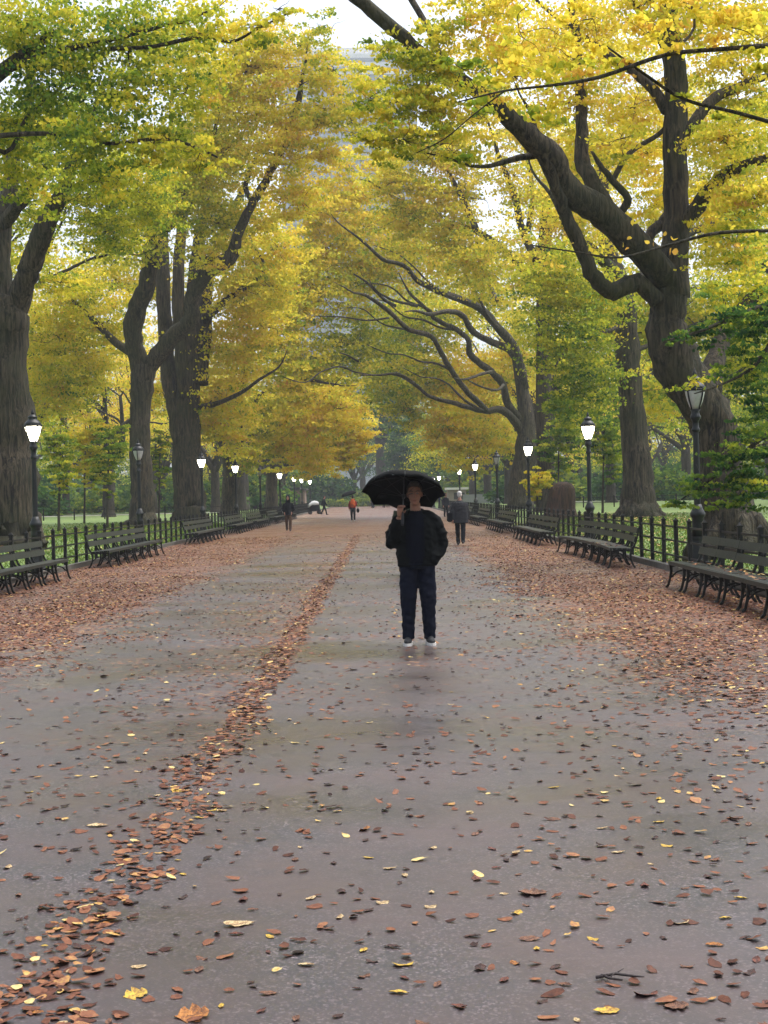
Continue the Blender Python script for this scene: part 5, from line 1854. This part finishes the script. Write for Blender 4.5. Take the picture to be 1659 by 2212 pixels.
def cover(x, y):
    patch = .78 + .75 * mnoise.noise((x * .8, y * .45, 5.5))
    w = mnoise.noise((x * .55, y * .55, 3.1)) * 1.2 + mnoise.noise((x * 2.1, y * 2.1, 7.7)) * .6
    xr = x + w
    c = max(sst(xr, 1.5, 2.8), sst(-xr, 3.1, 4.5)) * max(.35, patch)
    s = x + 1.12 + .10 * max(0, 1 - y / 16) + .12 * mnoise.noise((0, y * .7, 1.3)) + .07 * mnoise.noise((0, y * 2.6, 4.4))
    c = max(c, 1.15 * (1 - sst(abs(s), .08, .24)))
    if -1.7 < s < 0:
        c = max(c, .17 * (1 + s / 1.7) + .06)
    return max(c, .085 + .12 * sst(x, .6, 2.0) + .10 * max(0, mnoise.noise((x * .9, y * .9, 9.2))))


rg = np.random.default_rng(77)
C, S, T, CV = [], [], [], []
for y0 in range(4, 62, 2):
    dens = 400 if y0 < 30 else 240 if y0 < 44 else 130
    hw = (y0 + 2) * .275
    x0, x1 = max(-7.7, -hw), min(5.55, hw)
    n = int(dens * (x1 - x0) * 2)
    X_ = rg.uniform(x0, x1, n)
    Y_ = rg.uniform(y0, y0 + 2, n)
    U_ = rg.random(n)
    for xx, yy, uu in zip(X_, Y_, U_):
        cv = cover(xx, yy)
        if uu < (cv if cv > .5 else cv * .62):
            C.append((xx, yy, .003 + .006 * rg.random()))
            CV.append(cv)
C = np.array(C)
n = len(C)
T = np.clip(rg.normal(.40, .17, n) + .08 * (np.array(CV) > .5), 0, .80)
hi = rg.random(n) < .06
T[hi] = rg.uniform(.84, 1.0, hi.sum())
S = rg.uniform(.030, .068, n) * np.where(rg.random(n) < .1, 1.3, 1)
near = C[:, 1] < 17
v = leaf_verts(rg, C[~near], S[~near], 0, .36, True, True, .20)
v[:, 2] = np.maximum(v[:, 2], .002)
fl = tag(link('fallen_leaves', quads_mesh('fallen_leaves', v, 6, M['litter'], T[~near])), kind='stuff')
v = ragged_leaves(rg, C[near], S[near] * 1.05, .15)
v[:, 2] = np.maximum(v[:, 2], .002)
tag(link('fallen_leaves', quads_mesh('fallen_leaves', v, 11, M['litter'], T[near])), kind='stuff')

# leaves on the lawns
C = []
for side in (-1, 1):
    for _ in range(5200 if side > 0 else 2600):
        x = (FENCE_R + .15 + abs(rg.normal()) * 3.5) if side > 0 else (FENCE_L - .15 - abs(rg.normal()) * 4)
        y = rg.uniform(18, 75)
        C.append((x, y, ground_z(x) + .0 + rg.random() * .03))
C = np.array(C)
v = leaf_verts(rg, C, rg.uniform(.06, .11, len(C)), 0, .36, False, True)
tag(link('lawn_leaves', quads_mesh('lawn_leaves', v, 4, M['litter'], np.clip(rg.normal(.78, .14, len(C)), 0, 1))), kind='stuff')
# grass blades near the fences
n = 60000
side = rg.random(n) < .5
x = np.where(side, FENCE_R + .25 + np.abs(rg.normal(size=n)) * 3.2, FENCE_L - .25 - np.abs(rg.normal(size=n)) * 3.8)
y = np.where(side, rg.uniform(17, 70, n), rg.uniform(26, 85, n))
z = np.array([ground_z(q) for q in x]) - .03
a = rg.uniform(0, 6.28, n)
hgt = rg.uniform(.03, .065, n)
wd = .008 + .00025 * y
base = np.stack([x, y, z], 1)
du = np.stack([np.cos(a) * wd, np.sin(a) * wd, np.zeros(n)], 1)
tip = np.stack([rg.normal(size=n) * .03, rg.normal(size=n) * .03, hgt], 1)
v = np.stack([base - du, base + du, base + tip + du * .2, base + tip - du * .2], 1).reshape(-1, 3)
gm = leaf_material('grass_blade', .3, 0, 0, .8)
tag(link('grass', quads_mesh('grass', v, 4, gm, np.clip(rg.normal(.24, .05, n), .08, .45))), kind='stuff')
# wet leaves lying on the bench seats nearest the camera
C = []
for _ in range(150):
    C.append((4.74 + rg.uniform(0, .40), rg.uniform(16.8, 24.0) if rg.random() < .75 else rg.uniform(31, 34), .452))
C = np.array(C)
tag(link('bench_leaves', quads_mesh('bench_leaves', leaf_verts(rg, C, rg.uniform(.05, .085, len(C)), 0, .36, True, True), 6, M['litter'], np.clip(rg.normal(.6, .2, len(C)), 0, 1))), kind='stuff')


# ---------------------------------------------------------------- the near leaves, each a thing
def leaf_thing_mesh(seed, L, wr, curl, fold, lobes, mat):
    r = random.Random(seed)
    nu, nv = 9, 4
    vs, fs = [], []
    for i in range(nu + 1):
        t = i / nu
        wid = math.sin(math.pi * t ** .85) ** .75 * wr * L * .5
        if lobes:
            wid *= 1 + .38 * math.sin(t * math.pi * 2 * lobes + .5)
        wid += .0006
        for k in range(nv + 1):
            s = k / nv * 2 - 1
            jag = 1 + (.16 * r.uniform(-1, 1) if abs(s) == 1 else 0)
            x = (t - .5) * L
            y = s * wid * jag
            z = .004 + curl * L * (2 * t - 1) ** 2 * .5 + fold * abs(s) ** 1.4 * wid + .022 * L * r.uniform(-1, 1)
            vs.append((x, y, max(z, .003)))
    for i in range(nu):
        for k in range(nv):
            a = i * (nv + 1) + k
            fs.append((a, a + nv + 1, a + nv + 2, a + 1))
    m = MB().add(vs, fs)
    m.tube([(-.5 * L, 0, .005 + curl * L * .5), (-.62 * L, .02 * L, .006 + curl * L * .35), (-.74 * L, .06 * L, .004)], [.0016, .0013, .001], 5)
    return m.mesh('fallen_leaf', mat)


def leafcol(name, col, edge):
    m, nt, out = new_mat(name)
    p = N(nt, 'ShaderNodeBsdfPrincipled')
    v = mapped(nt)
    f = noise(nt, 4.5, 5, .75, v)
    sp = N(nt, 'ShaderNodeSeparateXYZ')
    nt.links.new(v, sp.inputs[0])
    rib = math_n(nt, 'LESS_THAN', math_n(nt, 'ABSOLUTE', sp.outputs[1]), .014)
    f = math_n(nt, 'SUBTRACT', f, math_n(nt, 'MULTIPLY', rib, .18))
    nt.links.new(ramp(nt, [(.36, tuple(c * .55 for c in edge)), (.45, edge), (.56, col), (.75, tuple(min(.9, c * 1.2) for c in col))], f), p.inputs['Base Color'])
    p.inputs['Roughness'].default_value = .45
    p.inputs['Specular IOR Level'].default_value = .3
    nt.links.new(bump(nt, noise(nt, 14, 3, .6, v), .5, .03), p.inputs['Normal'])
    nt.links.new(p.outputs[0], out.inputs[0])
    return m


LM = {'yellow': leafcol('yellow_leaf', (.55, .38, .05), (.36, .20, .04)), 'cream': leafcol('cream_leaf', (.50, .38, .20), (.28, .17, .08)),
      'tan': leafcol('tan_leaf', (.19, .088, .048), (.09, .038, .022)), 'brown': leafcol('brown_leaf', (.075, .032, .022), (.03, .015, .012)),
      'orange': leafcol('orange_leaf', (.38, .155, .035), (.19, .07, .02)), 'red': leafcol('russet_leaf', (.15, .048, .028), (.07, .025, .018))}
shapes = {}
for ci, cn in enumerate(LM):
    shapes[cn] = [leaf_thing_mesh(100 * ci + k, 1.0, (.48, .62, .42)[k], (.12, .26, .05)[k], (.18, -.10, .38)[k], (0, 1.5, 0)[k], LM[cn]) for k in range(3)]
maple = {cn: leaf_thing_mesh(900 + i, 1.0, .95, .10, .12, 3, LM[cn]) for i, cn in enumerate(('yellow', 'orange', 'tan'))}


def place_leaf(me, x, y, L, rz, label, group=None, tilt=0.0):
    o = link('fallen_leaf', me, None, (x, y, .002))
    o.scale = (L, L, L)
    o.rotation_euler = (rnd.uniform(-.12, .12) + tilt, rnd.uniform(-.10, .10), rz)
    tag(o, label, 'fallen leaf', group)


def gp(px, py):
    v = ray(px, py)
    k = -CAM_Z / v.z
    return v.x * k, v.y * k


HERO = ((515, 1998, .125, .25, 'cream', 0, 'long pale cream leaf lying alone on bare asphalt, biggest below the middle'),
        (787, 1793, .085, 1.2, 'orange', 1, 'curled orange-brown leaf standing up off the wet asphalt'),
        (292, 2150, .085, .5, 'yellow', 3, 'torn bright yellow lobed leaf at the bottom edge'),
        (415, 2195, .115, .2, 'orange', 3, 'big golden star-shaped leaf at the very bottom edge'),
        (1310, 2186, .09, .1, 'yellow', 0, 'bright yellow oval leaf low down among brown scraps near the twigs'),
        (1197, 1702, .07, .1, 'yellow', 0, 'clear yellow leaf alone well below the walker, on open asphalt'),
        (62, 1712, .055, .5, 'yellow', 1, 'round yellow leaf near the frame edge on the dark side of the seam'),
        (826, 1951, .06, .3, 'cream', 1, 'cream leaf at the path middle between the orange curl and the bottom edge'),
        (842, 1877, .065, .1, 'cream', 0, 'cupped cream leaf just under the orange curl'),
        (1150, 1930, .12, .05, 'tan', 3, 'large flattened tan leaf cluster with ragged lobes'),
        (385, 1710, .08, .2, 'yellow', 1, 'yellow leaf nested in the russet seam'),
        (210, 1785, .11, .1, 'cream', 2, 'long twisted pale leaf beside the seam'),
        (1335, 1842, .07, .2, 'cream', 0, 'pale leaf with a notch on the leafier side of the path'),
        (1544, 2043, .07, -.2, 'orange', 2, 'amber folded leaf toward the lower corner'),
        (1020, 2024, .07, .0, 'brown', 2, 'rolled dark brown leaf with a pale rim on bare asphalt'),
        (1145, 2030, .085, .0, 'tan', 0, 'flat pinkish-tan leaf beside the rolled brown one'),
        (930, 1960, .055, .2, 'cream', 1, 'small cream leaf right of the cupped one'),
        (1470, 1995, .07, .1, 'cream', 1, 'tilted white-cream leaf with a dark underside'),
        (1590, 1768, .08, .4, 'tan', 1, 'upturned pinkish leaf on the russet side'),
        (300, 2090, .06, .3, 'cream', 0, 'little cream leaf above the torn yellow one'),
        (1460, 2175, .085, .2, 'tan', 3, 'broad tan lobed leaf at the lower right corner'),
        (870, 2085, .08, .1, 'yellow', 1, 'dull yellow leaf between the golden star and the twigs'),
        (1395, 2150, .085, .3, 'red', 1, 'dark russet leaf beside the bright yellow oval'))
taken = []
for px, py, L, rz, cn, k, lab in HERO:
    x, y = gp(px, py)
    me = maple.get(cn, maple['tan']) if k == 3 else shapes[cn][k]
    place_leaf(me, x, y, L, rz + (PI if rnd.random() < .5 else 0), lab, None, .25 if k == 1 else 0)
    taken.append((x, y))
GRP = {'yellow': ('yellow leaf scattered among many on the near wet asphalt', 'yellow leaves on the near asphalt'),
       'cream': ('pale cream leaf scattered among many on the near wet asphalt', 'cream leaves on the near asphalt'),
       'tan': ('pinkish-tan leaf scattered among many on the near wet asphalt', 'tan leaves on the near asphalt'),
       'brown': ('shrivelled dark brown leaf on the near wet asphalt', 'dark brown leaves on the near asphalt'),
       'orange': ('orange leaf scattered among many on the near wet asphalt', 'orange leaves on the near asphalt'),
       'red': ('russet leaf among many on the near wet asphalt', 'russet leaves on the near asphalt')}
cnt = 0
while cnt < 270:
    px, py = rnd.uniform(0, 1659), 2212 - 760 * rnd.random() ** 1.25
    x, y = gp(px, py)
    s = x + 1.12
    pk = .45 + .5 * (abs(s) < .2) + .3 * (x > 1.1)
    if rnd.random() > pk or any((x - a) ** 2 + (y - b) ** 2 < .012 for a, b in taken):
        continue
    cn = rnd.choices(('yellow', 'cream', 'tan', 'brown', 'orange', 'red'), (9, 14, 30, 26, 6, 18))[0]
    place_leaf(shapes[cn][rnd.randrange(3)], x, y, rnd.uniform(.034, .070), rnd.uniform(0, 6.28), *GRP[cn])
    taken.append((x, y))
    cnt += 1
tw = simple('twig_bark', (.030, .020, .018), .6, .3, 30, .4, 90)
for pts, r, lab in ((((1288, 2118), (1330, 2112), (1372, 2120), (1392, 2124)), .006, 'thin straight dark twig lying among the leaves near the bottom edge'),
                    (((1300, 2112), (1318, 2122), (1345, 2128)), .005, 'shorter dark twig crossing under the straight one')):
    m = MB()
    q = [Vector((*gp(a, b), .010 + .004 * i)) for i, (a, b) in enumerate(pts)]
    m.tube(q, [r, r * .9, r * .7, r * .4][:len(q)], 6, jitter=.15)
    m.tube([q[1], q[1] + (q[2] - q[1]) * .5 + Vector((0, .03, .012))], [r * .5, r * .2], 5)
    tag(m.build('twig', tw), lab, 'twig')
